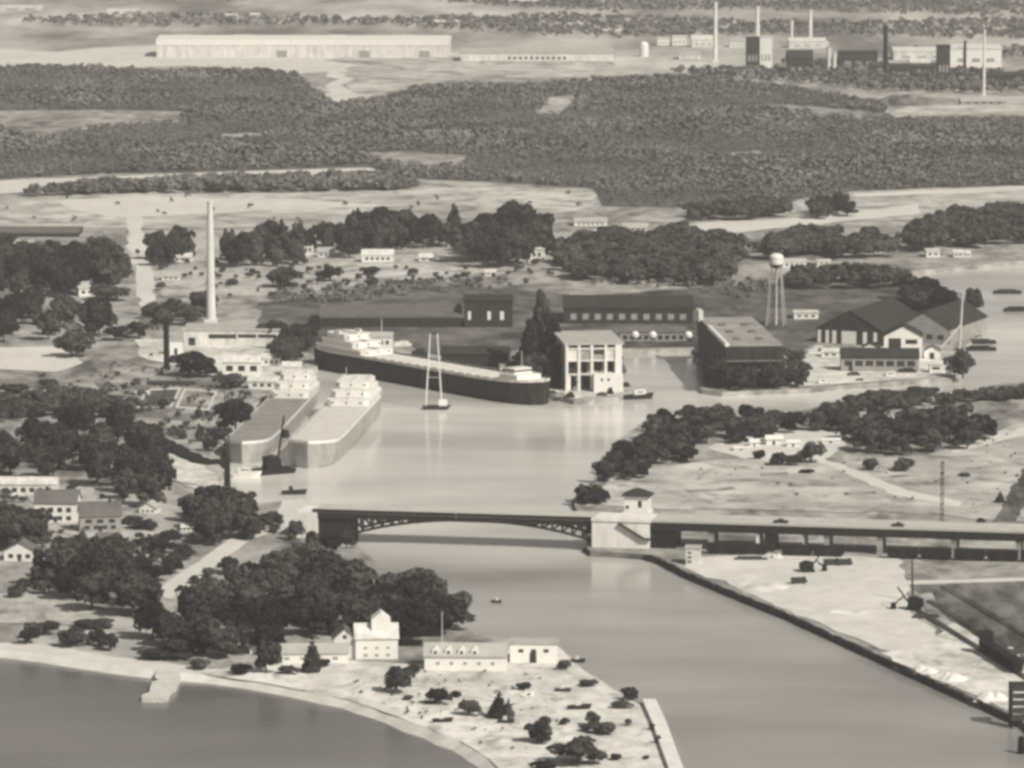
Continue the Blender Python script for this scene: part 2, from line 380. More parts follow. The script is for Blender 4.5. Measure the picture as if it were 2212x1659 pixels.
for q_ in ([(1590,1264),(1640,1240),(1650,1246),(1605,1272)], [(1800,1318),(1880,1322),(1870,1330),(1790,1326)], [(1900,1302),(1940,1300),(1945,1306),(1905,1310)]):
    patch('wheel_rut', q_, M_spit, .6, 5)
patch('rough_ground', [(2058,1345),(2140,1396),(2230,1460),(2230,1545),(2186,1540),(2060,1484),(1900,1412),(1990,1400)], M_spit, .8, 8)
patch('spit_sand', [(390,1449),(600,1436),(700,1424),(900,1436),(1100,1396),(1206,1396),(1260,1447),(1328,1490),(1396,1528),(1438,1606),(1460,1680),(1535,1895),(1235,1895),
                    (1108,1690),(1058,1641),(998,1603),(938,1578),(858,1547),(758,1513),(658,1492),(558,1473),(450,1458)], M_spit, .3, 8, dz=.035)
inner = []
for i, p in enumerate(lakeside):
    d = lakeside[min(i+1, len(lakeside)-1)]-lakeside[max(i-1, 0)]; d.normalize()
    inner.append(p+Vector((-d.y, d.x))*(9+3*math.sin(i*.37)+2*math.sin(i*1.1)))
sheet('beach', [tuple(p) for p in lakeside]+[tuple(p) for p in reversed(inner)], LAND+.02, M_sand)
patch('lawn', [(-60,1285),(90,1280),(190,1288),(215,1330),(190,1352),(-60,1345)], M_lawn, .8, 8)
patch('yard', [(60,1062),(150,1050),(260,1056),(420,1110),(400,1165),(300,1190),(90,1140)], M_lawn, .8, 8)
patch('street', [(335,1276),(350,1292),(370,1296),(470,1222),(545,1165),(640,1140),(692,1132),(692,1110),(620,1122),(520,1148),(440,1205)], M_road, .3, 8)
patch('bank', [(318,960),(400,985),(470,1030),(480,1052),(430,1062),(390,1045),(345,1010)], M_spit, .7, 6)
patch('bank', [(610,1082),(650,1080),(692,1112),(692,1150),(610,1140),(600,1105)], M_sand, .4, 6)
patch('yard', [(210,800),(330,760),(470,800),(560,862),(500,920),(455,985),(330,940),(215,880)], M_verge, 1, 10)
patch('plot_border', [(318,842),(392,838),(372,880),(290,884)], M_road, .05, 9)
patch('plot', [(324,845),(385,842),(368,877),(300,880)], M_yard, .05, 9)
patch('plot_border', [(398,840),(470,846),(452,888),(378,882)], M_road, .05, 9)
patch('plot', [(402,843),(463,849),(448,885),(386,879)], M_verge, .05, 9)
patch('yard', [(-30,752),(130,750),(180,785),(120,805),(-30,798)], M_road, 1, 10)
patch('yard', [(290,735),(420,735),(600,760),(620,800),(560,830),(480,815),(300,770)], M_spit, 1, 10)

# ------------------------------------------------------------------ foliage
def leaf_cloud(rng, n, size, lobes):
    """leaf clumps spread over the lobes of a crown; returns verts (4n,3)"""
    tot = sum(l[3]**2 for l in lobes)
    vs = []
    for (cx, cy, cz, r, sq) in lobes:
        k = max(4, int(n * r*r/tot))
        d = rng.normal(size=(k, 3)); d /= np.linalg.norm(d, axis=1)[:, None]
        d[:, 2] = np.where(d[:, 2] < -0.55, -d[:, 2], d[:, 2])
        rad = r * (0.72 + 0.34 * rng.random(k))
        c = np.array([cx, cy, cz]) + d * rad[:, None] * np.array([1, 1, sq])
        nrm = d + rng.normal(size=(k, 3)) * 0.45; nrm /= np.linalg.norm(nrm, axis=1)[:, None]
        a = np.cross(nrm, rng.normal(size=(k, 3))); a /= np.linalg.norm(a, axis=1)[:, None]
        b = np.cross(nrm, a)
        s = size * (0.6 + 0.8 * rng.random(k))[:, None]
        q = np.stack([c - a*s - b*s*.7, c + a*s - b*s*.7, c + a*s + b*s*.7, c - a*s + b*s*.7], axis=1)
        vs.append(q.reshape(-1, 3))
    return np.concatenate(vs)
def quads_mesh(name, verts, material):
    nq = len(verts)//4
    me = bpy.data.meshes.new(name)
    me.vertices.add(len(verts)); me.vertices.foreach_set('co', verts.astype(np.float32).ravel())
    me.loops.add(nq*4); me.loops.foreach_set('vertex_index', np.arange(nq*4, dtype=np.int32))
    me.polygons.add(nq); me.polygons.foreach_set('loop_start', np.arange(0, nq*4, 4, dtype=np.int32))
    me.materials.append(material); me.update(calc_edges=True)
    return me
def crown_lobes(rng, kind):
    L = []
    if kind == 'broad':
        L.append((0, 0, .52, .28, 1.1))
        for i in range(14):
            a = rng.random()*6.28; r = .10 + .30*rng.random()
            L.append((r*math.cos(a), r*math.sin(a), .22 + .60*(1-.5*r)*rng.random(), .11 + .11*rng.random(), .95))
    elif kind == 'tall':
        for i in range(8):
            z = .22 + .68*i/7; r = .30*math.sin(math.pi*min(1, (z+.12)))+.05
            L.append((.06*rng.normal(), .06*rng.normal(), z, max(.10, r*.85), 1.0))
    elif kind == 'conifer':
        for i in range(8):
            z = .12 + .84*i/7; L.append((.02*rng.normal(), .02*rng.normal(), z, .30*(1-z)+.035, .6))
    elif kind == 'shrub':
        for i in range(8):
            a = rng.random()*6.28; r = .30*rng.random()
            L.append((r*math.cos(a), r*math.sin(a), .30+.28*rng.random(), .20+.14*rng.random(), 1.0))
    return L
CROWN = {}; TRUNK = {}
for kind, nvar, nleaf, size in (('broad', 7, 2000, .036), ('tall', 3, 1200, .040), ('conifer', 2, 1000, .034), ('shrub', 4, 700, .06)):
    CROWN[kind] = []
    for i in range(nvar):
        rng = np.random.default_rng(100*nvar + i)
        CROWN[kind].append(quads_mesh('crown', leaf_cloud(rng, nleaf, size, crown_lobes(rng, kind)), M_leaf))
def trunk_mesh(kind):
    m = MB(); h = {'broad': .55, 'tall': .8, 'conifer': .9, 'shrub': .4}[kind]
    m.tube((0,0,-.02), (0.01,0,h*.5), .032, .022, 7); m.tube((.01,0,h*.5), (0,.01,h), .022, .008, 7)
    for k in range(5):
        a = k*1.9; z = h*(.45+.1*k)
        m.tube((0,0,z*.9), (.2*math.cos(a), .2*math.sin(a), z*.9+.16), .012, .004, 5)
    me = bpy.data.meshes.new('trunk'); me.from_pydata(m.v, [], m.f); me.materials.append(M_bark)
    return me
for k in CROWN: TRUNK[k] = trunk_mesh(k)
TREE_NAME = {'broad': 'broadleaf_tree', 'tall': 'tall_tree', 'conifer': 'conifer_tree', 'shrub': 'shrub'}
n_trees = [0]
def tree(p, h, wd, kind, label, group=None, rnd=random):
    t = thing(TREE_NAME[kind], label, 'shrub' if kind == 'shrub' else 'tree', p, rnd.random()*6.28, group)
    t.scale = (wd, wd*(.9+.2*rnd.random()), h)
    for nm, me in (('crown', rnd.choice(CROWN[kind])), ('trunk', TRUNK[kind])):
        o = bpy.data.objects.new(nm, me); COL.objects.link(o); o.parent = t
    n_trees[0] += 1
    return t
def inside(p, poly):
    x, y = p; c = False; n = len(poly)
    for i in range(n):
        x1, y1 = poly[i]; x2, y2 = poly[(i+1) % n]
        if (y1 > y) != (y2 > y) and x < (x2-x1)*(y-y1)/(y2-y1)+x1: c = not c
    return c
ORD = ['first', 'second', 'third', 'fourth', 'fifth', 'sixth', 'seventh', 'eighth', 'ninth', 'tenth', 'eleventh', 'twelfth', 'thirteenth', 'fourteenth']
def clump(px, spacing, h, label, group, kind='broad', wk=(1.1, 1.4), seed=0):
    rnd = random.Random(seed*13+5)
    spacing *= {3: 1.35, 1: 1.45, 2: 1.35, 4: 1.4, 6: 1.75, 7: 1.75, 20: 1.25, 21: 1.15, 22: 1.1, 23: 1.0, 24: 1.3, 25: 1.3, 30: 1.45, 31: 1.5, 33: 1.3, 34: 1.35, 35: 1.45}.get(seed, 1.4)
    poly = [tuple(G(x, y).xy) for x, y in px]
    xs = [p[0] for p in poly]; ys = [p[1] for p in poly]; put = []
    area = max(1, (max(xs)-min(xs))*(max(ys)-min(ys)))
    for _ in range(int(area/spacing**2*14)+60):
        q = (rnd.uniform(min(xs), max(xs)), rnd.uniform(min(ys), max(ys)))
        if inside(q, poly) and all((q[0]-a)**2+(q[1]-b)**2 > spacing**2 for a, b in put): put.append(q)
    put.sort(key=lambda q: q[1]); nrow = max(1, -(-len(put)//12)); per = -(-len(put)//nrow); rows = [sorted(put[i:i+per]) for i in range(0, len(put), per)]
    rname = {1: [''], 2: ['front row of ', 'back row of '], 3: ['front row of ', 'middle row of ', 'back row of ']}.get(len(rows)) or ['front row of ']+[ORD[i]+' row of ' for i in range(1, len(rows)-1)]+['back row of ']
    for ri, q, k_ in [(ri, q, i) for ri, rw in enumerate(rows) for i, q in enumerate(rw)]:
        label = f"{ORD[k_]} {'shrub' if kind == 'shrub' else 'tree'} from left, {rname[ri]}the {group}"
        hh = rnd.uniform(*h)
        k = kind if isinstance(kind, str) else rnd.choice(kind)
        tree((q[0], q[1], LAND), hh, hh*rnd.uniform(*wk)*(.75 if k == 'tall' else 1), k, label, group, rnd)
def lone(x, ytop, ybase, wpx, kind, label, group=None):
    s = S(ybase); rnd = random.Random(int(x*3+ybase))
    kk = {'broad': 1.18, 'tall': 1.5, 'conifer': 1.6, 'shrub': 1.15}[kind]
    return tree(G(x, ybase), (ybase-ytop)*s*1.03, wpx*s*kk, kind, label, group, rnd)

# --- trees near the lake and on the west bank
clump([(565,1268),(600,1236),(690,1236),(740,1262),(805,1305),(835,1356),(760,1372),(660,1375),(600,1350),(550,1310)], 8.2, (11, 15), 'dark broadleaf tree in the wide grove behind the white lakeside house', 'grove behind the lakeside house', seed=1)
clump([(820,1300),(900,1300),(975,1345),(1000,1374),(930,1378),(870,1385),(835,1350)], 7.8, (11, 15.5), 'dark tree in the rounded clump at the river edge of the spit', 'clump at the river edge of the spit', seed=2)
clump([(320,1378),(400,1356),(470,1310),(550,1300),(570,1350),(612,1395),(590,1422),(480,1434),(400,1420),(310,1404)], 8.6, (11, 15), 'dark broadleaf tree in the shoreline grove beside the jetty', 'shoreline grove beside the jetty', seed=3)
clump([(105,1232),(190,1216),(255,1240),(300,1290),(325,1335),(270,1350),(205,1332),(130,1280)], 8.6, (13, 18), 'big dark tree in the dense clump above the left lakeside lawn', 'clump above the lakeside lawn', wk=(.9, 1.2), seed=4)
clump([(335,1206),(392,1200),(412,1218),(372,1244),(330,1266),(296,1240)], 7.0, (5, 8), 'low tree in the clump on the inland side of the diagonal street', 'low clump beside the street', seed=5)
clump([(-20,975),(100,960),(140,1000),(130,1040),(30,1040),(-20,1020)], 9.5, (14, 19), 'tall dark tree in the grove above the big white house', 'grove above the big white house', wk=(.85, 1.15), seed=6)
clump([(160,955),(265,940),(320,995),(355,1080),(320,1105),(270,1085),(170,1030)], 9.2, (13, 18), 'dark tree in the grove between the white house and the slip', 'grove between house and slip', wk=(.85, 1.15), seed=7)
clump([(415,1120),(470,1105),(515,1120),(525,1160),(470,1185),(410,1165)], 7.5, (11, 16), 'dark tree in the clump where the street meets the bank', 'clump at the end of the street', seed=8)
clump([(525,1150),(600,1130),(610,1145),(560,1160),(530,1170)], 7.0, (6, 8), 'small dark tree in the row beside the bridge approach', 'row beside the bridge approach', seed=9)
clump([(-20,1155),(60,1150),(90,1175),(50,1190),(-20,1190)], 8.0, (12, 15), 'dark tree in front of the big white house at the picture edge', 'trees in front of the big white house', seed=10)
clump([(20,1275),(80,1265),(95,1285),(30,1295)], 6.0, (4, 6), 'low dark shrub at the top of the lakeside lawn', 'shrubs at the top of the lawn', kind='shrub', seed=11)
clump([(60,1376),(110,1368),(170,1384),(240,1398),(240,1412),(160,1402),(60,1392)], 5.5, (4, 8), 'dark shrub in the row along the lakeside beach', 'shrubs along the lakeside beach', kind=('shrub', 'broad'), seed=12)
lone(855, 1435, 1497, 72, 'broad', 'large round tree alone on the sand of the spit')
lone(675, 1378, 1452, 48, 'conifer', 'slender conifer before the long low lakeside building')
lone(575, 1375, 1455, 60, 'broad', 'dark tree at the left end of the long low lakeside building')
lone(638, 1120, 1168, 38, 'broad', 'grey round bush tree beside the west bridge abutment')
lone(748, 1143, 1184, 34, 'broad', 'small black tree at the foot of the bridge truss')
lone(712, 1150, 1196, 44, 'broad', 'dark tree softening the west pier of the bridge')
lone(672, 1140, 1182, 30, 'shrub', 'dark bush left of the west bridge pier')
lone(700, 1185, 1235, 60, 'broad', 'grey tree just below the west end of the bridge')
lone(180, 1140, 1180, 30, 'conifer', 'pointed conifer beside the grey house among the trees')
for x, yt, yb, wp, kd, lb in [(945,1483,1522,48,'shrub','round shrub inland of the beach, right of the large spit tree'),
      (986,1490,1506,24,'shrub','small ball shrub right of the round spit shrub'),
      (895,1432,1455,30,'shrub','shrub between the large spit tree and the arched garage'),
      (880,1500,1512,24,'shrub','tiny shrub on the sand below the large spit tree'),
      (1012,1508,1546,44,'shrub','shrub left of the pointed conifers on the spit'),
      (1078,1493,1550,52,'conifer','pair-topped pointed conifer in the middle of the spit'),
      (1098,1508,1552,30,'conifer','smaller pointed conifer touching the pair-topped one'),
      (1132,1470,1490,30,'shrub','low shrub in front of the white box shed'),
      (1217,1422,1446,30,'shrub','shrub at the corner of the white box shed'),
      (1270,1465,1482,36,'shrub','shrub on the river edge of the spit'),
      (1357,1480,1512,34,'broad','small round tree on the river edge of the spit'),
      (1341,1512,1530,40,'shrub','low wide shrub below the river edge tree'),
      (1280,1532,1568,38,'broad','round bush standing amid the wide spit'),
      (1304,1555,1585,50,'shrub','wide dark bush just below the round spit bush'),
      (1170,1555,1605,70,'broad','broad dark bush low on the spit'),
      (1178,1545,1565,26,'shrub','small bush above the broad dark spit bush'),
      (1218,1548,1566,20,'shrub','small bush right of the broad dark spit bush'),
      (1359,1550,1568,16,'shrub','small shrub left of the pale breakwall'),
      (1410,1560,1577,14,'shrub','shrub close against the pale breakwall'),
      (1420,1585,1605,14,'shrub','second shrub down along the pale breakwall'),
      (1250,1590,1650,110,'broad','wide dark thicket tree at the bottom of the spit'),
      (1330,1625,1642,26,'shrub','small bush near the bottom of the spit'),
      (1395,1630,1640,14,'shrub','tiny bush at the bottom near the breakwall'),
      (1180,1640,1668,60,'shrub','dark bush cut by the bottom edge of the spit'),
      (1270,1562,1580,30,'shrub','little dark bush left of the wide dark bush'),
      (350,1160,1195,60,'broad','low dark tree beside the street gardens'),
      (320,1160,1176,55,'shrub','long dark hedge shrub in the garden by the street')]:
    lone(x, yt, yb, wp, kd, lb)
# --- the point and fields beyond the bridge
clump([(1410,925),(1500,915),(1600,912),(1655,935),(1640,958),(1560,960),(1470,962),(1420,950)], 7.6, (8.5, 11.5), 'dark tree in the thick wood along the far point of the river bank', 'wood along the far point', seed=20)
clump([(1330,985),(1400,965),(1480,975),(1500,1000),(1430,1004),(1350,1000)], 6.6, (6.5, 9), 'dark tree in the mid part of the wood on the point', 'middle of the wood on the point', seed=21)
clump([(1300,1030),(1330,1010),(1385,1018),(1390,1036),(1350,1038),(1310,1042)], 5.6, (5.5, 8.5), 'tree in the small clump at the tip of the point', 'clump at the tip of the point', seed=22)
clump([(1245,1082),(1262,1072),(1305,1080),(1300,1092),(1258,1092)], 4.4, (4, 7.5), 'ragged bush on the waterside beside the east bridge pier', 'bushes beside the east pier', kind=('shrub', 'tall'), seed=23)
clump([(1672,925),(1735,912),(1800,905),(1900,905),(1890,925),(1800,935),(1700,938)], 6.8, (6.5, 9.5), 'tree in the row behind the white sandy clearing', 'row behind the sandy clearing', seed=24)
clump([(1840,950),(1950,935),(2060,930),(2125,940),(2120,965),(2050,980),(1930,985),(1850,975)], 8.0, (9.5, 14), 'tall dark tree in the block of trees right of the sandy clearing', 'block right of the sandy clearing', seed=25)
for x, yt, yb, wp, kd, lb in [(1640,968,992,26,'shrub','round bush before the white sandy clearing'), (1680,972,1006,40,'shrub','wider bush in front of the sandy clearing'),
      (1718,978,1006,36,'shrub','bush right of the wider clearing bush'), (1752,945,1000,50,'broad','lollipop tree standing in the sandy clearing'),
      (1880,985,1016,30,'shrub','bush left of the pale hut in the field'), (1950,985,1018,46,'shrub','loose bushes in the field before the dark block of trees'),
      (2160,1062,1086,26,'conifer','small pointed bush in the right hand field'), (2117,1116,1136,18,'shrub','dark bush just behind the viaduct deck'),
      (2085,1020,1030,24,'shrub','low bush in the open right hand field'), (1745,1012,1022,30,'shrub','low bush in the open field behind the bridge')]:
    lone(x, yt, yb, wp, kd, lb)
# --- village and shipyard trees
clump([(70,590),(160,580),(255,590),(260,640),(180,650),(80,640)], 11, (18, 26), 'tall dark tree in the big stand left of the straight road', 'big stand beside the straight road', wk=(.7, 1.0), seed=30)
clump([(-20,690),(100,680),(200,690),(230,730),(120,740),(-20,745)], 11, (14, 21), 'dark tree in the belt above the pale yard', 'belt above the pale yard', wk=(.7, 1.0), seed=31)
clump([(-20,560),(50,565),(60,640),(-20,650)], 12, (14, 20), 'grey tree at the left edge of the village', 'trees at the left edge of the village', wk=(.7, 1.0), seed=36)
lone(155, 718, 772, 78, 'broad', 'big round dark bush tree above the pale yard')
lone(155, 862, 905, 84, 'broad', 'flat topped dark tree left of the yard with frames')
clump([(335,560),(400,540),(420,560),(370,578),(325,578)], 9, (13, 21), 'dark tree in the clump left of the tall white chimney', 'clump left of the chimney', wk=(.7, 1.0), seed=32)
clump([(480,560),(560,545),(650,545),(655,572),(560,580),(490,578)], 9.5, (14, 23), 'dark tree in the row just right of the tall white chimney', 'row right of the chimney', kind=('broad', 'tall'), wk=(.7, 1.0), seed=33)
clump([(690,530),(800,510),(900,510),(990,520),(980,535),(880,545),(760,560),(700,552)], 10.0, (15, 24), 'dark tree in the long row before the pale field', 'long row before the pale field', kind=('broad', 'tall', 'broad'), wk=(.7, 1.0), seed=34)
clump([(1000,560),(1060,520),(1120,510),(1185,540),(1160,570),(1060,585)], 10.0, (18, 28), 'big dark tree in the crowd beside the white farm house', 'crowd beside the farm house', wk=(.7, 1.0), seed=35)
clump([(1960,650),(2000,640),(2020,665),(1985,690),(1955,680)], 8.5, (12, 17), 'dark tree in the tight clump behind the big sheds', 'tight clump behind the big sheds', seed=40)
clump([(1745,460),(1830,455),(1832,470),(1750,474)], 9, (10, 15), 'tree in the separate dark clump on the pale field', 'separate clump on the pale field', seed=43)
lone(2042, 614, 690, 50, 'broad', 'left of two egg shaped dark trees by the derrick')
lone(2100, 617, 682, 46, 'broad', 'right of two egg shaped dark trees by the derrick')
lone(2080, 750, 815, 64, 'broad', 'dark dome shaped tree at the end of the shipyard quay')
lone(614, 568, 620, 76, 'broad', 'round dark bush tree alone on the pale village field')
lone(713, 568, 608, 46, 'broad', 'small round tree right of the lone field bush')
lone(502, 600, 616, 26, 'shrub', 'small round bush just right of the chimney')
lone(800, 572, 594, 40, 'shrub', 'low bush below the village houses')
lone(803, 600, 620, 28, 'shrub', 'small bush on the open ground below the houses')
clump([(310,690),(440,670),(445,700),(350,715)], 10, (9, 13), 'dark tree beside the foot of the tall white chimney', 'trees at the foot of the chimney', seed=44)
lone(410, 752, 815, 92, 'broad', 'black bushy tree before the pale workshop')
lone(500, 800, 838, 66, 'shrub', 'low dark shrub below the small white house')
lone(510, 858, 935, 74, 'broad', 'black tree beside the bow of the left freighter')
clump([(590,745),(660,735),(668,790),(610,790)], 9, (9, 14), 'dark tree behind the stern of the left freighters', 'trees behind the left freighters', seed=45)

clump([(1535,836),(1600,842),(1690,842),(1700,830),(1620,834),(1540,830)], 5.0, (8, 16), '', 'bushes growing at the foot of the berth hull', seed=50)
clump([(1690,800),(1712,790),(1720,836),(1696,838)], 5.0, (8, 13), '', 'trees at the shaded side of the berth hull', seed=51)
# --- woods too far to count
def far_wood(name, label, cat, px, n, h, skip=(), seed=0, thin=0.0, leaves=26, size=.17, leafm=None, swell=0.0, streak=False):
    rng = np.random.default_rng(seed)
    tmpl = []
    for i in range(5):
        r2 = np.random.default_rng(seed*10+i)
        lob = [(0, 0, .5, .36, 1.0)] + [(r2.normal()*.2, r2.normal()*.2, .45+.3*r2.random(), .22, .9) for _ in range(3)]
        q = leaf_cloud(r2, leaves, size, lob); tmpl.append(q[:leaves*4-16])
    m = min(len(t) for t in tmpl); m -= m % 4
    poly = [tuple(G(x, y).xy) for x, y in px]; holes = [[tuple(G(x, y).xy) for x, y in s] for s in skip]
    xs = [p[0] for p in poly]; ys = [p[1] for p in poly]; pts = []
    ph = rng.random(6)*6.28
    while len(pts) < n:
        c = np.stack([rng.uniform(min(xs), max(xs), 4000), rng.uniform(min(ys), max(ys), 4000)], 1)
        for q in c:
            if not inside(q, poly) or any(inside(q, hh) for hh in holes): continue
            if thin:
                f = math.sin(q[0]*.011+ph[0]+1.3*math.sin(q[1]*.004))+math.sin(q[1]*.013+ph[1]+math.sin(q[0]*.006+ph[2]))+.7*math.sin(q[0]*.03+ph[3]+q[1]*.021)
                if streak: f = .8*math.sin(q[0]*.0028+ph[0]+1.5*math.sin(q[1]*.0017))+math.sin(q[1]*.0135+ph[1]+1.2*math.sin(q[0]*.0035+ph[2]))+.5*math.sin(q[0]*.013+ph[3])
                if f < thin + rng.normal()*(.15 if streak else .4): continue
            pts.append(q)
            if len(pts) >= n: break
    out = np.empty((n, m, 3), np.float32)
    for i, q in enumerate(pts):
        hh = rng.uniform(*h)*(1+swell*math.sin(q[0]*.017+ph[4]+math.sin(q[1]*.011))*math.sin(q[1]*.014+ph[5]+math.sin(q[0]*.009))); ww = hh*rng.uniform(.9, 1.5); a = rng.random()*6.28; c_, s_ = math.cos(a), math.sin(a)
        t = tmpl[i % 5][:m]
        out[i, :, 0] = (t[:, 0]*c_-t[:, 1]*s_)*ww+q[0]; out[i, :, 1] = (t[:, 0]*s_+t[:, 1]*c_)*ww+q[1]; out[i, :, 2] = t[:, 2]*hh+LAND
    o = bpy.data.objects.new(name, quads_mesh(name, out.reshape(-1, 3), leafm or M_leaf2)); COL.objects.link(o)
    return tag(o, label, cat, kind='stuff')
far_wood('woodland', 'wide dark scrubby woodland across the middle distance', 'woodland',
         [(-260,152),(300,149),(640,166),(720,234),(800,224),(900,198),(1100,188),(1500,172),(1700,192),(1900,226),(1925,256),(2400,256),(2400,395),(2212,400),(1840,414),(1740,432),
          (1600,450),(1300,444),(1285,408),(1100,396),(870,384),(800,358),(400,371),(0,384),(-260,396)], 25000, (2.6, 6.0), seed=1, swell=.5, leaves=26, size=.15, thin=-1.9,
         skip=([(-30,240),(200,238),(400,241),(392,268),(250,274),(130,290),(100,304),(60,300),(0,276),(-30,276)], [(1165,246),(1182,210),(1252,205),(1246,226),(1215,246)], [(755,332),(880,326),(1010,336),(1000,360),(900,370),(800,352)], [(1640,226),(1800,236),(1920,246),(1900,260),(1700,247)], [(470,290),(560,287),(580,300),(480,304)], [(1560,330),(1640,326),(1660,336),(1580,342)]))
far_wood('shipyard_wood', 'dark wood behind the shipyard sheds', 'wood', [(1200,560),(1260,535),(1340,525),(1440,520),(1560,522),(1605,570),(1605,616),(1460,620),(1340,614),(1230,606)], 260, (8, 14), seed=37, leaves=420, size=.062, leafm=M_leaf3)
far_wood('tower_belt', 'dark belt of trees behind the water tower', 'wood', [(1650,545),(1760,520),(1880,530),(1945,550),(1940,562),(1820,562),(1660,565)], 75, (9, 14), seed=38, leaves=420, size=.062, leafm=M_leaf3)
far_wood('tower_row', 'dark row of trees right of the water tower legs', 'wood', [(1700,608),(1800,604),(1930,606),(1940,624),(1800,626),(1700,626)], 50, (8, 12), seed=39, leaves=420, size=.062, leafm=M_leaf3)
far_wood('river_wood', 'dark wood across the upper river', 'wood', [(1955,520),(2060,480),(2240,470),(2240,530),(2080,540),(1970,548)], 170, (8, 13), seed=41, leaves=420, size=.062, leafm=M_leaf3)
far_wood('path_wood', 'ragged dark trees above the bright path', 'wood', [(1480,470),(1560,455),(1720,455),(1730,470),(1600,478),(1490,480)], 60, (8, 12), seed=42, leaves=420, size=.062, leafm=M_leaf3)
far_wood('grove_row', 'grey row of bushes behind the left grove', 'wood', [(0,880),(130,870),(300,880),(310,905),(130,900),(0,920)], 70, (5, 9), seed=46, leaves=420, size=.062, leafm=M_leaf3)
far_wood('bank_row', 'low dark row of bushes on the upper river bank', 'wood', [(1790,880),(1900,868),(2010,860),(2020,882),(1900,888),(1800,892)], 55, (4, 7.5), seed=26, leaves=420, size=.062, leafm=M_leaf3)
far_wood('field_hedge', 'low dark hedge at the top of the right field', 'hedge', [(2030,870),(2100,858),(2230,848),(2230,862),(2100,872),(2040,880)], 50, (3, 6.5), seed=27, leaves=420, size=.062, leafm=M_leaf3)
far_wood('hedgerow', 'dark line of bushes below the pale road', 'hedgerow', [(60,424),(200,408),(320,402),(600,396),(850,390),(900,400),(900,412),(600,416),(300,418),(60,426)], 420, (6, 10), seed=2, leaves=120, size=.09)
far_wood('scattered_bushes', 'thin bushes scattered over the pale fields', 'bushes', [(0,430),(1280,412),(1285,470),(900,490),(0,490)], 26, (2, 4), seed=3)
far_wood('distant_woods', 'hazy broken woods on the far plain', 'woodland', [(-300,95),(300,80),(1000,80),(1420,90),(2000,120),(2500,140),(2900,-150),(-700,-150)], 15000, (4, 8), seed=4, thin=0.45, leaves=18, leafm=M_leaf4, streak=True)
far_wood('mill_scrub', 'dark scrub around the foot of the steel mill', 'scrub', [(1420,150),(1600,130),(1900,150),(2300,170),(2300,205),(1950,200),(1700,180),(1500,170)], 700, (5, 10), seed=5, thin=-.2)
far_wood('field_scrub', 'low scrub dotted over the fields behind the bridge', 'scrub', [(1420,1010),(1830,1000),(2250,920),(2250,1110),(1900,1095),(1420,1090)], 46, (.6, 1.5), seed=6, thin=.2)
far_wood('shipyard_weeds', 'dark weeds and bushes over the shipyard ground', 'weeds', [(560,650),(700,625),(1000,610),(1700,612),(1690,650),(1500,650),(1250,640),(1000,625),(700,660)], 220, (2, 5), seed=7, thin=-.3)
far_wood('spit_scrub', 'small weeds and driftwood dotted over the sandy spit', 'weeds', [(690,1478),(900,1445),(1200,1440),(1330,1495),(1390,1535),(1440,1650),(1460,1700),(1150,1700),(1060,1630),(940,1568),(760,1505)], 90, (.4, 1.3), seed=9, thin=-.4)
far_wood('garden_bushes', 'small dark bushes dotted through the gardens and yards of the west bank', 'bushes', [(0,760),(200,800),(330,765),(560,830),(480,930),(440,960),(330,940),(200,900),(0,880)], 130, (1.2, 3.6), seed=10, thin=-.5, leaves=120, size=.1, leafm=M_leaf3)
far_wood('street_bushes', 'small dark bushes along the gardens beside the diagonal street', 'bushes', [(0,1050),(160,1060),(380,1110),(420,1190),(330,1260),(240,1220),(0,1290)], 60, (1.2, 4.0), seed=11, thin=-.6, leaves=120, size=.1, leafm=M_leaf3)
far_wood('village_bushes', 'small dark bushes dotted between the village houses', 'bushes', [(280,520),(700,500),(1200,505),(1210,600),(960,620),(560,650),(340,640)], 130, (2, 5), seed=12, thin=-.3, leaves=120, size=.1, leafm=M_leaf3)
far_wood('bank_weeds', 'low weeds on the ground around the moored freighters', 'weeds', [(220,800),(330,765),(470,805),(555,865),(500,915),(455,980),(330,940),(215,880)], 60, (1, 3.4), seed=8, thin=0.1)

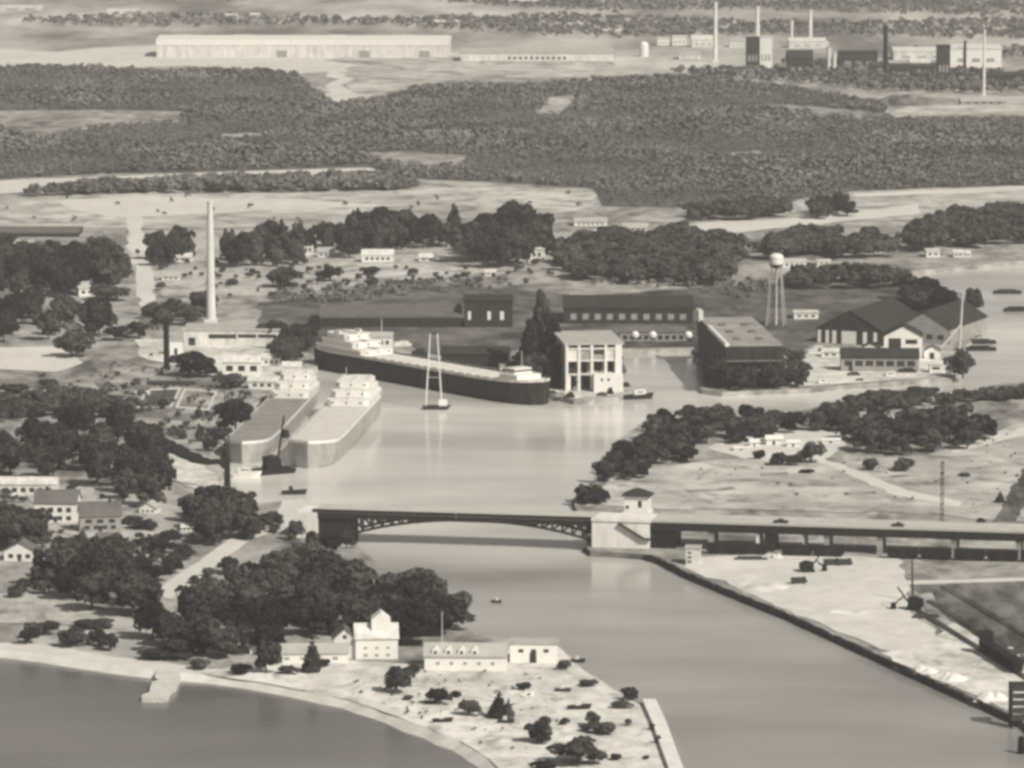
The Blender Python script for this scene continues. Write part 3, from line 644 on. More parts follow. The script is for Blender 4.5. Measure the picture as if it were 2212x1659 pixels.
# ------------------------------------------------------------------ buildings
def house(name, label, cat, xl, xr, yb, wall_px, depth, roof='gx', roof_px=10, wm=None, rm=None, rot=0, win=(), door=(), chimney=(), group=None,
          over=.45, winm=None, base=LAND):
    """front eave/gable faces the viewer; sizes read in pixels become metres at that row"""
    wm = wm or M_white; rm = rm or M_roof_m; winm = winm or M_glass
    s = S(yb) if base == LAND else (CAM_H-base)/(yb+532.0)
    W, H, R = (xr-xl)*s, wall_px*s, roof_px*s
    t = thing(name, label, cat, G((xl+xr)/2, yb, base), math.radians(rot), group)
    a = W/2; wb = MB()
    if roof == 'gy':
        wb.prism([(-a, 0), (a, 0), (a, H), (0, H+R), (-a, H)], 0, depth)
    elif roof == 'gx':
        wb.prism([(0, 0), (depth, 0), (depth, H), (depth/2, H+R), (0, H)], -a, a, 'x')
    else:
        wb.box(-a, a, 0, depth, 0, H)
    wb.build('wall', wm, t)
    rb = MB(); o = over; th = max(.25, .02*W)
    if roof == 'gy':
        k = R/a
        for sg in (-1, 1):
            e = a+o
            rb.prism([(0, H+R+.05), (sg*e, H+.05-k*o), (sg*e, H+.05-k*o+th), (0, H+R+.05+th)], -o, depth+o)
    elif roof == 'gx':
        k = R/(depth/2); d2 = depth/2
        for sg in (-1, 1):
            rb.prism([(d2, H+R+.05), (d2+sg*(d2+o), H+.05-k*o), (d2+sg*(d2+o), H+.05-k*o+th), (d2, H+R+.05+th)], -a-o, a+o, 'x')
    elif roof == 'hip':
        d2 = depth/2; rl = max(0.0, a-d2*.9)
        rb.add([(-a-o,-o,H+.03),(a+o,-o,H+.03),(a+o,depth+o,H+.03),(-a-o,depth+o,H+.03),(-rl-.01,d2,H+R),(rl+.01,d2,H+R),
                (-a-o,-o,H+.03+th),(a+o,-o,H+.03+th),(a+o,depth+o,H+.03+th),(-a-o,depth+o,H+.03+th)],
               [(0,3,2,1),(0,1,7,6),(1,2,8,7),(2,3,9,8),(3,0,6,9),(6,7,5,4),(7,8,5),(8,9,4,5),(9,6,4)])
    elif roof == 'flat':
        rb.box(-a-o, a+o, -o, depth+o, H+.02, H+.02+max(th, R))
    ro = rb.build('roof', rm, t)
    for (u0, u1, v0, v1) in win:
        MB().box(-a+u0*W, -a+u1*W, -.10, .06, v0*H, v1*H).build('window', winm, t)
    for (u0, u1, v1) in door:
        MB().box(-a+u0*W, -a+u1*W, -.12, .06, .02, v1*H).build('door', M_wall_d, t)
    for (u, sz, hh) in chimney:
        MB().box(-a+u*W-sz/2, -a+u*W+sz/2, depth*.5-sz/2, depth*.5+sz/2, H*.6, H+R+hh).build('chimney', M_wall_d, ro)
    return t
def row_win(n, v0, v1, pad=.08, gap=.45):
    st = (1-2*pad)/n
    return [(pad+i*st+st*gap/2, pad+(i+1)*st-st*gap/2, v0, v1) for i in range(n)]

# --- the spit and the west bank
h = house('lakeside_house', 'tall white lakeside house with pale gabled roof on the spit', 'house', 768, 860, 1424, 46, 11, 'gx', 26, M_white, M_white2, 4,
          win=row_win(3, .14, .26, .1, .7)+row_win(3, .5, .6, .1, .7), winm=M_wall_m, chimney=[(.7, 1.1, 1.4)])
wing = MB(); s = S(1424)
wing.prism([(-14, 0), (-6.6, 0), (-6.6, 6.4), (-10.3, 9.6), (-14, 6.4)], 1.5, 10).build('wing', M_white2, h)
wr = MB()
for sg in (-1, 1): wr.prism([(-10.3, 9.7), (-10.3+sg*4.2, 6.07), (-10.3+sg*4.2, 6.4), (-10.3, 10.05)], 1.1, 10.4)
wr.build('wing_roof', M_roof_m, h)
MB().box(-10.9, -9.7, 1.40, 1.56, 6.6, 7.8).build('window', M_glass, h)
MB().prism([(-1.6, 8.2), (4.6, 8.2), (4.6, 12.6), (1.5, 15.0), (-1.6, 12.6)], 2.2, 8.5).build('roof_tower', M_white, h)
house('beach_pavilion', 'long low white beach building behind the slender conifer', 'building', 592, 752, 1433, 22, 9, 'gx', 14, M_white, M_roof_l, 3, win=row_win(4, .35, .65, .06, .7), winm=M_wall_m, door=[(.47, .51, .7)])
house('arched_garage', 'wide pale building with a row of four arched dormers by the river', 'building', 916, 1094, 1448, 30, 12, 'gx', 20, M_white, M_roof_l, -2, win=row_win(5, .4, .62, .08, .75), winm=M_wall_m)
hh = [o for o in bpy.data.objects if o.name.startswith('arched_garage')][0]; s = S(1448)
for k in range(4):
    x = -9.6 + k*4.2
    d = MB().prism([(x-1.15, 30*s+.2), (x+1.15, 30*s+.2), (x+1.15, 30*s+1.7)] + [(x+1.15*math.cos(a), 30*s+1.7+1.15*math.sin(a)) for a in (.5, 1.05, 1.57, 2.09, 2.64)] + [(x-1.15, 30*s+1.7)], .6, 4.2).build('dormer', M_white, hh)
    MB().box(x-.5, x+.5, .5, .66, 30*s+.5, 30*s+1.7).build('pane', M_glass, d)
house('box_shed', 'plain white box shed at the water edge beside the arched building', 'shed', 1101, 1204, 1432, 42, 9, 'flat', 2, M_white, M_roof_l, -1, win=row_win(3, .55, .72, .1, .6), door=[(.42, .56, .55)])
house('tree_cottage', 'white gabled cottage half hidden in the shoreline grove', 'house', 446, 514, 1410, 26, 9, 'gy', 26, M_white, M_white2, 6, win=row_win(2, .3, .7), door=[(.45, .56, .6)])
house('grove_hut', 'small white hut under the trees right of the cottage', 'hut', 540, 572, 1414, 12, 5, 'gy', 12, M_white, M_roof_l, 0, door=[(.4, .6, .7)])
house('big_white_house', 'big white house with grey gable at the left under tall trees', 'house', 74, 166, 1130, 44, 11, 'gx', 24, M_white, M_roof_m, -4, win=row_win(4, .15, .36)+row_win(4, .55, .78), door=[(.46, .54, .34)], chimney=[(.25, 1.2, 1.2)])
house('long_white_house', 'long low white house with bright roof at the left edge', 'house', -40, 122, 1070, 24, 10, 'gx', 10, M_white2, M_white2, -2, win=row_win(8, .3, .7, .03))
house('grey_gabled_house', 'grey gabled house beside the pointed conifer and the big white house', 'house', 172, 262, 1150, 36, 11, 'gx', 26, M_wall_m, M_roof_m, 8, win=row_win(4, .2, .42)+row_win(3, .58, .8), door=[(.45, .54, .4)], chimney=[(.75, 1.1, 1.0)])
house('garden_house', 'small twin gabled white house at the left edge below the trees', 'house', 8, 76, 1212, 22, 9, 'gy', 18, M_white, M_roof_m, -6, win=row_win(3, .3, .7), door=[(.45, .56, .6)])
house('lakeside_cabin', 'tiny white cabin between the beach shrubs and the grove', 'cabin', 170, 200, 1392, 14, 5, 'gy', 10, M_white, M_roof_l, 0, win=[(.2, .4, .35, .7)], door=[(.55, .75, .75)])
lone(205, 1338, 1356, 88, 'shrub', 'long low clipped black hedge by the lakeside lawn')
for x, yt, yb, lb in ((955, 1322, 1392, 'white flag pole before the rounded clump at the river edge'), (808, 1252, 1325, 'thin pale pole rising behind the tall white lakeside house')):
    t = thing('flag_pole', lb, 'pole', G(x, yb)); s = S(yb)
    MB().tube((0,0,0), (0,0,(yb-yt)*s), .16, .08).build('pole', M_white, t); MB().dome((0,0,(yb-yt)*s), .22, .22, .22, 8, 4, True).build('finial', M_white, t)
    MB().box(-.5, .5, -.5, .5, 0, .3).build('base', M_conc, t)
# jetty and breakwall
def strip(name, px, wd, z0, z1, material, label, cat, jit=0.0, seed=0):
    rnd = random.Random(seed); p = densify([G(*q).xy for q in px], 4, jit, rnd, closed=False)
    o = MB(); L = []; R = []
    for i, q in enumerate(p):
        d = (p[min(i+1, len(p)-1)]-p[max(i-1, 0)]).normalized(); nn = Vector((-d.y, d.x)); k = wd/2*(1+rnd.uniform(-1, 1)*(.18 if jit else 0))
        L.append(q+nn*k); R.append(q-nn*k)
    n = len(p); c0 = p[0]
    zt = [z1+(rnd.uniform(-.3, .3) if jit else 0) for _ in p]
    vs = [(q.x-c0.x, q.y-c0.y, zt[i]) for i, q in enumerate(L)] + [(q.x-c0.x, q.y-c0.y, zt[i]) for i, q in enumerate(R)] + [(q.x-c0.x, q.y-c0.y, z0) for q in L] + [(q.x-c0.x, q.y-c0.y, z0) for q in R]
    fs = []
    for i in range(n-1): fs += [(i, i+1, n+i+1, n+i), (2*n+i, i, i+1, 2*n+i+1)[::-1], (n+i, n+i+1, 3*n+i+1, 3*n+i)[::-1]]
    fs += [(0, n, 3*n, 2*n), (n-1, 2*n-1, 4*n-1, 3*n-1)]
    o.add(vs, fs); ob = o.build(name, material); ob.location = (c0.x, c0.y, 0)
    if label: tag(ob, label, cat)
    return ob
strip('stone_jetty', [(366,1440),(362,1462),(348,1485),(332,1504)], 7.5, -1, 1.8, M_rock, 'short pale stone jetty jutting into the lake', 'jetty', .35, 3)
strip('breakwall', [(1402,1519),(1424,1568),(1450,1640),(1490,1750),(1550,1900)], 4.2, -1, 3.4, M_conc, 'pale concrete breakwall along the river side of the spit', 'breakwall', 0, 4)
qw = strip('quay_wall', [(2186,1547),(1940,1436),(1700,1326),(1600,1286),(1482,1237),(1425,1207),(1393,1198)], 1.1, -1, 2.25, M_wood, 'long dark timber quay wall along the sand lot', 'quay wall', .05, 5)
pile_me = None
qpts = densify([G(x, y).xy for x, y in [(2186,1547),(1700,1326),(1482,1237),(1425,1207)]], 7.0, 0, random.Random(1), closed=False)
for i, p in enumerate(qpts):
    if pile_me is None: po = MB().tube((0,0,-1), (0,0,2.62), .38, .32, 7).build('pile', M_black, qw); pile_me = po.data
    else:
        po = bpy.data.objects.new('pile', pile_me); COL.objects.link(po); po.parent = qw
    po.location = (p.x-qw.location.x-.35, p.y-qw.location.y-.75, 0)
strip('slip_bulkhead', [(312,930),(345,955),(395,983),(440,1003),(478,1000)], 7.0, -1, 3.6, M_black, 'dark curved timber bulkhead beside the pale bank and slip', 'bulkhead', .25, 6)  # black colour put in for the dock side lying in shadow

# ------------------------------------------------------------------ the bridge
DZ = 12.2
bA, bB = G(685, 1104, DZ), G(2212, 1150, DZ)
bdir = (bB.xy-bA.xy).normalized(); bang = math.atan2(bdir.y, bdir.x)
def lx(xp):                                       # distance along the bridge where the picture column xp crosses it
    k = (xp-CX)/FPX; c, s_ = math.cos(PITCH), math.sin(PITCH)
    lo, hi = -300.0, 600.0
    for _ in range(50):
        m = (lo+hi)/2; p = bA.xy+bdir*m; depth = p.y*c+(CAM_H-DZ)*s_
        if p.x/depth < k: lo = m
        else: hi = m
    return lo
BW = 15.0
br = thing('bascule_bridge', 'low arched steel lift bridge with white masonry pier spanning the river', 'bridge', (bA.x, bA.y, 0), bang)
x0, xc, x1, x2 = lx(686), lx(985), lx(1279), lx(1404)
for a, b in ((x0-2, xc-.1), (xc+.1, x1)):
    MB().box(a, b, -.2, BW+.2, DZ-.5, DZ).build('leaf_deck', M_deck, br)
    for yy in (0, BW-.5): MB().box(a, b, yy, yy+.5, DZ-2.5, DZ-.52).build('girder', M_steel, br)
    for yy in (-.35, BW+.2): MB().box(a, b, yy, yy+.15, DZ-.3, DZ+(.9 if yy < 0 else .35)).build('railing', M_steel if yy < 0 else M_deck, br)
xl_, xr_ = lx(762), x1
def zc(x):                                        # underside of the arch
    t_ = (x-xl_)/(xr_-xl_)*2-1
    return DZ-2.0-6.2*abs(t_)**2.2
NP = 24
for yy in (1.0, BW-1.0):
    ch = MB()
    for i in range(NP):
        a = xl_+(xr_-xl_)*i/NP; b = xl_+(xr_-xl_)*(i+1)/NP
        ch.bar((a, yy, zc(a)), (b, yy, zc(b)), .75)
    ch.build('bottom_chord', M_steel, br)
    for i in range(0, NP+1):
        a = xl_+(xr_-xl_)*i/NP
        if DZ-1.9-zc(a) > .5: MB().bar((a, yy, zc(a)), (a, yy, DZ-1.8), .62).build('truss_post', M_steel, br)
        if i < NP:
            b = xl_+(xr_-xl_)*(i+1)/NP
            if i < NP/2: p, q = (a, yy, DZ-1.8), (b, yy, zc(b))
            else: p, q = (b, yy, DZ-1.8), (a, yy, zc(a))
            if DZ-1.9-min(zc(a), zc(b)) > .8: MB().bar(p, q, .5).build('truss_brace', M_steel, br)
MB().box(x0, lx(757), 1.2, BW-1, 0, DZ-1.9).build('west_pier', M_steel, br)
MB().box(x0-8, x0-.1, -.8, BW+1, 0, DZ-.55).build('west_abutment', M_conc, br)
js = [x1+.1, lx(1336), lx(1374), x2]
for a, b in zip(js[:-1], js[1:]): MB().box(a+.06, b-.06, -1.4, 5, -1, DZ-.55).build('pier_panel', M_conc, br)
MB().box(x1+.15, x2-.1, -1.0, BW+2, -1, DZ-.6).build('pier_core', M_conc, br)
MB().box(x1, x2+.5, -1.6, BW+2, DZ-.52, DZ).build('pier_deck', M_conc, br)
MB().box(x1, x2+.5, -1.9, -1.5, DZ-.3, DZ+1.0).build('parapet', M_conc, br)
st = MB()                                         # service stair down the pier face
xa, xb = lx(1338), lx(1392)
for k in range(13):
    a = xa+(xb-xa)*k/13; st.box(a, a+(xb-xa)/13+.05, -2.9, -1.42, DZ-1.2-k*.42, DZ-.7-k*.42)
st.box(xb-.2, x2+.6, -2.9, -1.42, DZ-1.2-13*.42, DZ-.7-13*.42)
st.build('stairway', M_black, br)
MB().box(x1-3, lx(1396), -3.2, -1.45, -.8, 1.2).build('timber_fender', M_wood, br)
MB().box(x1-3, x1-.05, -3.2, BW, -.8, 1.2).build('timber_fender', M_wood, br)
for k in range(12):
    xx = x1-2.6+k*(lx(1394)-x1+2.6)/11; MB().tube((xx, -3.5, -1), (xx, -3.5, 1.7), .3, .3, 7).build('fender_pile', M_black, br)
MB().taper(x2+.2, lx(1460), .6, BW-.4, 0, DZ-.6, .97).build('counterweight_bay', M_black, br)

vi = thing('approach_viaduct', 'long dark girder viaduct carrying the road over the sand lot', 'viaduct', (bA.x, bA.y, 0), bang)
xe = lx(2560)
MB().box(x2+.55, xe, -.2, BW+.2, DZ-.5, DZ).build('deck', M_deck, vi)
for yy in (0, BW-.6): MB().box(x2+.6, xe, yy, yy+.6, DZ-3.4, DZ-.52).build('girder', M_steel, vi)
for yy in (-.4, BW+.2): MB().box(x2+.6, xe, yy, yy+.2, DZ-.25, DZ+.55).build('kerb_rail', M_deck if yy > 0 else M_galv, vi)
def bent(xp, material, wide, heavy=False):
    xm = lx(xp)
    p = MB()
    if heavy:
        p.box(xm-wide/2, xm+wide/2, .8, BW-.8, LAND-.1, DZ-3.45)
        return p.build('pier', material, vi)
    o = MB().box(xm-wide/2, xm+wide/2, .5, BW-.5, DZ-4.4, DZ-3.45).build('bent_cap', material, vi)
    for k in range(4):
        yy = 1.2+k*4.2; MB().box(xm-wide/2+.1, xm+wide/2-.1, yy-.45, yy+.45, LAND-.1, DZ-4.42).build('column', material, o)
    arch = MB()
    for k in range(3):
        yc = 3.3+k*4.2
        pts = [(yc-1.65, DZ-4.42), (yc-1.65, DZ-5.9)] + [(yc+1.65*math.cos(a), DZ-5.9+1.3*math.sin(a)) for a in (2.6, 2.1, 1.57, 1.04, .54)] + [(yc+1.65, DZ-5.9), (yc+1.65, DZ-4.42)]
        arch.prism(pts, xm-wide/2+.2, xm+wide/2-.2, 'x')
    arch.build('arch', material, o)
for xp in (1535, 1785, 1900, 2060, 2200, 2330): bent(xp, M_wall_m, 2.2)
for xp in (1662,): bent(xp, M_steel, 3.6, True)
bent(1636, M_white, 1.3)
bent(1735, M_galv, .7)

def boxcar(xp, yp, L, label):
    t = thing('boxcar', label, 'wagon', G(xp, yp), bang, 'boxcars under the viaduct')
    MB().box(-L/2, L/2, -1.45, 1.45, 1.0, 3.9).build('body', M_black, t)
    MB().prism([(-1.6, 3.92), (1.6, 3.92), (1.2, 4.2), (0, 4.35), (-1.2, 4.2)], -L/2-.1, L/2+.1, 'x').build('roof', M_steel, t)
    MB().box(-1.2, 1.2, -1.55, -1.46, 1.1, 3.6).build('door', M_steel, t)
    for sx in (-L*.36, -L*.22, L*.22, L*.36):
        for sy in (-.75, .75): MB().tube((sx, sy-.07, .5), (sx, sy+.07, .5), .5, .5, 12).build('wheel', M_black, t)
for k, xp in enumerate((1560, 1625, 1722, 1790, 1950, 2022, 2094, 2166, 2238)):
    boxcar(xp, 1197+(xp-1560)*.026, 11.0, ['first', 'second', 'third', 'fourth', 'fifth', 'sixth', 'seventh', 'eighth', 'last'][k]+' dark boxcar from the white pier in the string under the viaduct')

oh = house('bridge_tender_house', 'white bridge tender house with dark hipped roof beside the deck', 'house', 1348, 1400, 1106, 34, 8, 'hip', 16, M_white, M_roof_d, 0, win=[(.58, .74, .3, .72), (.06, .2, .2, .4)], base=DZ, over=1.1)
oh.rotation_euler[2] = bang
MB().box(-5, 5, -.4, 9, -DZ+.2, -.02).build('foundation', M_conc, oh)

def car(p, rz, label, material, L=4.9, truck=False, group=None):
    t = thing('truck' if truck else 'car', label, 'truck' if truck else 'car', p, rz, group)
    if truck:
        MB().box(-.9*L/2, .25*L, -1.1, 1.1, .9, 2.4).build('load_bed', material, t)
        MB().prism([(.27*L, .7), (.5*L, .7), (.5*L, 1.5), (.44*L, 1.6), (.40*L, 2.6), (.27*L, 2.6)], -1.05, 1.05).build('cab', material, t)
        MB().box(.29*L, .40*L, -1.07, 1.07, 1.75, 2.35).build('window', M_glass, t)
    else:
        h_ = L/2
        MB().prism([(-h_, .35), (h_, .35), (h_, .8), (h_*.95, 1.0), (-h_*.9, 1.05), (-h_, .85)], -.9, .9).build('body', material, t)
        c_ = MB().prism([(-h_*.55, 1.04), (h_*.42, 1.02), (h_*.2, 1.58), (-h_*.35, 1.62)], -.8, .8).build('cabin', material, t)
        MB().prism([(-h_*.42, 1.12), (h_*.30, 1.10), (h_*.16, 1.48), (-h_*.30, 1.50)], -.82, .82).build('window', M_glass, c_)
    for sx in (-.32*L, .32*L):
        for sy in (-.85, .85): MB().tube((sx, sy-.1, .36), (sx, sy+.1, .36), .36, .36, 12).build('wheel', M_tyre, t)
    return t
car(Vector((*(bA.xy+bdir*lx(1684)+Vector((-bdir.y, bdir.x))*4.5), DZ+.02)), bang, 'larger dark car driving on the viaduct nearer the pier', M_car, 5.4)
car(Vector((*(bA.xy+bdir*lx(1937)+Vector((-bdir.y, bdir.x))*4.5), DZ+.02)), bang+math.pi, 'smaller dark car on the viaduct farther from the pier', M_car, 4.6)

# ------------------------------------------------------------------ ships
def freighter(name, label, bow, stern, beam, fb, hullm, deckm, n_hatch, sheer=2.0, house_h=3, fore=True, z0=0.0, stripe=None, funnel=True, aft=.20):
    pb, ps = G(*bow, z0), G(*stern, z0); d = pb-ps; L = d.length
    t = thing(name, label, 'ship', (ps.x, ps.y, z0), math.atan2(d.y, d.x))
    NS = 40
    def half(u):
        if u < .10: return beam/2*(.55+.45*math.sin(u/.10*math.pi/2))
        if u > .90: return beam/2*max(0.02, math.cos((u-.90)/.10*math.pi/2)**.6)
        return beam/2
    def top(u): return fb + sheer*max(0, (u-.72)/.28)**2 + sheer*.4*max(0, (.15-u)/.15)**2
    vs = []; fs = []
    for i in range(NS+1):
        u = i/NS; hb = half(u); zt = top(u)
        xk = L*u
        for (k, z) in ((.80 if u < .86 else .72, -1.5), (.97 if u < .86 else .88, .8), (1.0, fb*.55), (1.0, zt)):
            vs += [(xk - (0 if u < .999 else (.9*(zt-z)/zt*2.2)), -hb*k, z), (xk - (0 if u < .999 else (.9*(zt-z)/zt*2.2)), hb*k, z)]
    for i in range(NS):
        a = i*8; b = a+8
        for k in range(3):
            fs += [(a+2*k, b+2*k, b+2*k+2, a+2*k+2), (a+2*k+1, a+2*k+3, b+2*k+3, b+2*k+1)]
    fs += [(0, 2, 3, 1), (2, 4, 5, 3), (4, 6, 7, 5)]; e = NS*8
    fs += [(e, e+1, e+3, e+2), (e+2, e+3, e+5, e+4), (e+4, e+5, e+7, e+6)]
    MB().add(vs, fs).build('hull', hullm, t)
    dv = []; df = []
    for i in range(NS+1):
        u = i/NS; dv += [(L*u-.05*u, -half(u)*.985, top(u)-.55), (L*u-.05*u, half(u)*.985, top(u)-.55)]
    for i in range(NS): df.append((2*i, 2*i+2, 2*i+3, 2*i+1))
    MB().add(dv, df).build('deck', deckm, t)
    if stripe:                                    # pale rubbing band round the sheer
        sv = []; sf = []
        for i in range(NS+1):
            u = i/NS
            for sg in (-1, 1): sv += [(L*u+.06, sg*(half(u)+.12), top(u)-1.0), (L*u+.06, sg*(half(u)+.12), top(u)+.25)]
        for i in range(NS):
            a = i*4; sf += [(a, a+4, a+5, a+1), (a+2, a+3, a+7, a+6)]
        MB().add(sv, sf).build('bulwark', stripe, t)
    for k in range(n_hatch):
        u = aft+.04+(.80-aft)*k/max(1, n_hatch-1); xx = u*L
        MB().box(xx-.30*.56*L/n_hatch, xx+.30*.56*L/n_hatch, -beam*.34, beam*.34, top(u)-.5, top(u)-.1).build('hatch_cover', deckm, t)
    z = top(.1)-.5
    a0, a1 = .02*L, aft*L
    for k in range(house_h):
        e0, e1 = a0+k*.018*L, a1-k*.045*L; hw = beam*(.46-.05*k); cr = beam*.2
        q = MB().add([(x_, y_, zz) for zz in (z, z+2.7) for x_, y_ in ((e0+cr, -hw), (e1-cr*.4, -hw), (e1, -hw+cr*.5), (e1, hw-cr*.5), (e1-cr*.4, hw), (e0+cr, hw), (e0+cr*.3, hw*.75), (e0, hw*.35), (e0, -hw*.35), (e0+cr*.3, -hw*.75))],
                     [tuple(range(9, -1, -1)), tuple(range(10, 20))]+[(i, (i+1) % 10, (i+1) % 10+10, i+10) for i in range(10)]).build('deckhouse', M_white, t)
        for wy in range(0, 5, 2): MB().box(e1-.05, e1+.08, -beam*.34+wy*beam*.15, -beam*.34+wy*beam*.15+.8, z+1.2, z+2.0).build('window', M_glass, q)
        MB().box(e0+cr, e1-1, -.6, .6, z+2.72, z+3.4).build('skylight', M_white2, q)
        for sg in (-1, 1): MB().box(e0+cr*2, e0+cr*2+4, sg*hw*.8-.7, sg*hw*.8+.7, z+2.72, z+3.9).build('lifeboat', M_white2, q)
        z += 2.92
    if funnel:
        f = MB().tube((a0+.05*L, 0, z-.1), (a0+.045*L, 0, z+6.0), 1.7, 1.6, 14).build('funnel', M_white2, t)
        MB().tube((a0+.0451*L, 0, z+4.6), (a0+.0449*L, 0, z+6.15), 1.75, 1.75, 14).build('funnel_band', M_black, f)
    MB().tube((a1+2, 0, z-4), (a1+2.4, 0, z+9), .22, .12).build('mast', M_white2, t)
    if fore:
        zb = top(.9)-.5
        MB().box(.855*L, .93*L, -beam*.33, beam*.33, zb-.6, zb+2.5).build('forecastle_house', M_white, t)
        ph = MB().box(.865*L, .905*L, -beam*.24, beam*.24, zb+2.52, zb+5.0).build('pilothouse', M_white, t)
        MB().box(.8645*L, .9055*L, -beam*.243, beam*.243, zb+3.5, zb+4.3).build('window_band', M_glass, ph)
        MB().tube((.90*L, 0, zb+5), (.90*L, 0, zb+13), .2, .1).build('mast', M_white2, t)
    return t
freighter('lake_freighter', 'long dark hulled freighter with white stern house lying along the shipyard quay', (1178, 876), (700, 790), 21, 10.2, M_hull, M_sdeck, 15, 1.6, 3, True, stripe=M_white2, funnel=False, aft=.26)
freighter('lake_freighter', 'white freighter with bow toward the bridge, the right one of the moored pair', (664, 1014), (784, 886), 20.5, 9.4, M_hull_g, M_sdeck, 9, 2.2, 3, False, stripe=M_white, funnel=False, aft=.30)
freighter('lake_freighter', 'grey decked freighter moored inside the white one, the left of the pair', (522, 1004), (655, 864), 18.5, 7.6, M_hull_g, M_gdeck, 9, 2.0, 3, False, stripe=M_white, funnel=False, aft=.24)

# ships on the building berths
def berth_hull(name, label, px_front, w_m, length, h_m, ang, rake, deckm):
    t = thing(name, label, 'ship', G(*px_front), math.radians(ang))
    a = w_m/2
    MB().add([(-a*.62,rake,0),(a*.62,rake,0),(a*.9,length,0),(-a*.9,length,0),(-a,0,h_m*.55),(a,0,h_m*.55),(a,length,h_m*.55),(-a,length,h_m*.55),
              (-a,0,h_m),(a,0,h_m),(a,length,h_m),(-a,length,h_m)],
             [(0,3,2,1),(0,1,5,4),(1,2,6,5),(2,3,7,6),(3,0,4,7),(4,5,9,8),(5,6,10,9),(6,7,11,10),(7,4,8,11),(8,9,10,11)]).build('hull', M_hull, t)
    MB().box(-a+.5, a-.2, .5, length-.3, h_m+.02, h_m+.25).build('deck', deckm, t)
    for k in range(3):
        for sx in (-a*.4, a*.4): MB().box(sx-1.6, sx+1.6, length*(.2+.24*k), length*(.2+.24*k)+5, h_m+.25, h_m+.8).build('hatch_cover', M_roof_m, t)
    MB().box(-a-.2, -a+1.5, .2, length*.62, h_m-.2, h_m+1.5).build('bulwark', M_white, t)
    MB().box(-a-.6, -a+1.6, length*.9, length, h_m-1, h_m+4.5).build('end_post', M_white2, t)
    for k in range(6):                            # shoring props along the shaded side
        yy = length*(.08+.15*k); MB().bar((-a-4.5, yy, 0), (-a-.05, yy, h_m*.6), .35).build('shore_prop', M_wood, t)
    for k in range(9):                            # staging posts and planks round the bow and lit side
        xx = -a+2*a*k/8; MB().tube((xx, -2.6, 0), (xx, -2.4, h_m*(.75+.2*math.sin(k*2.1))), .22, .18, 6).build('staging_post', M_wood, t)
    for k in range(12):
        yy = length*k/12; MB().tube((a+2.4, yy, 0), (a+2.2, yy, h_m*(.8+.15*math.sin(k*1.7))), .22, .18, 6).build('staging_post', M_wood, t)
    for k, (u0, u1) in enumerate(((-1, .3), (-.4, 1), (-1, .9))): MB().box(a*u0, a*u1, -2.3, -1.1, h_m*(.22+.22*k), h_m*(.22+.22*k)+.2).build('staging_plank', M_wall_m, t)
    for k in range(3): MB().box(a+.9, a+2.1, length*.02, length*(.9-.2*k), h_m*(.25+.22*k), h_m*(.25+.22*k)+.2).build('staging_plank', M_wall_m, t)
    return t
berth_hull('unfinished_hull', 'dark slab sided hull with flat grey deck standing on the building berth', (1630, 838), 27, 112, 19.4, 4.5, 5, M_bdeck)

t = thing('dock_house', 'tall pale dock house with dark window band and open framework front', 'building', G(1284, 846), math.radians(6)); s = S(846)
W = 122*s
MB().box(-W/2, W/2, 6, 46, 0, 100*s).build('wall', M_wall_m, t)
MB().box(-W/2-1, W/2+1, 1, 48, 102*s, 106*s).build('roof', M_roof_l, t)
MB().box(-W*.36, W*.46, 5.85, 6.1, 94*s, 100.5*s).build('window', M_glass, t)
for u in (-.5, -.28, -.05, .2, .5-.05):
    MB().box(u*W-.3, u*W+.9, 1.2, 2.4, 0, 102*s).build('post', M_conc, t)
for v in (36, 66, 92): MB().box(-W/2, W/2, 1.4, 2.2, v*s, (v+3)*s).build('beam', M_conc, t)
MB().box(-W*.02, W*.5, -3, 5.9, 0, 40*s).build('lower_block', M_white, t)
for u in (.12, .24): MB().box(u*W-.5, u*W+.5, -3.1, -2.9, 25*s, 31*s).build('window', M_glass, t)
MB().box(W*.38, W*.5, 1.1, 5.8, 40.2*s, 104*s).build('corner_pier', M_white, t)
for u0, u1, v0, v1 in ((-.44,-.32,40,60),(-.22,-.1,40,64),(-.02,.16,44,64),(.22,.36,44,64),(-.44,-.3,8,32),(-.22,-.06,4,34)):
    MB().box(u0*W, u1*W, 5.8, 6.05, v0*s, v1*s).build('window', M_wall_d, t)

for u0, u1, v0, v1, m_ in ((-.48,-.30,69,91,M_conc),(-.26,-.07,70,91,M_wall_m),(.22,.42,69,92,M_white2),(-.03,.18,69,80,M_wall_m),(-.48,-.30,39,52,M_wall_d),(-.48,-.42,4,35,M_conc)):
    MB().box(u0*W, u1*W, 1.9, 2.6, v0*S(846), v1*S(846)).build('wall_panel', m_, t)
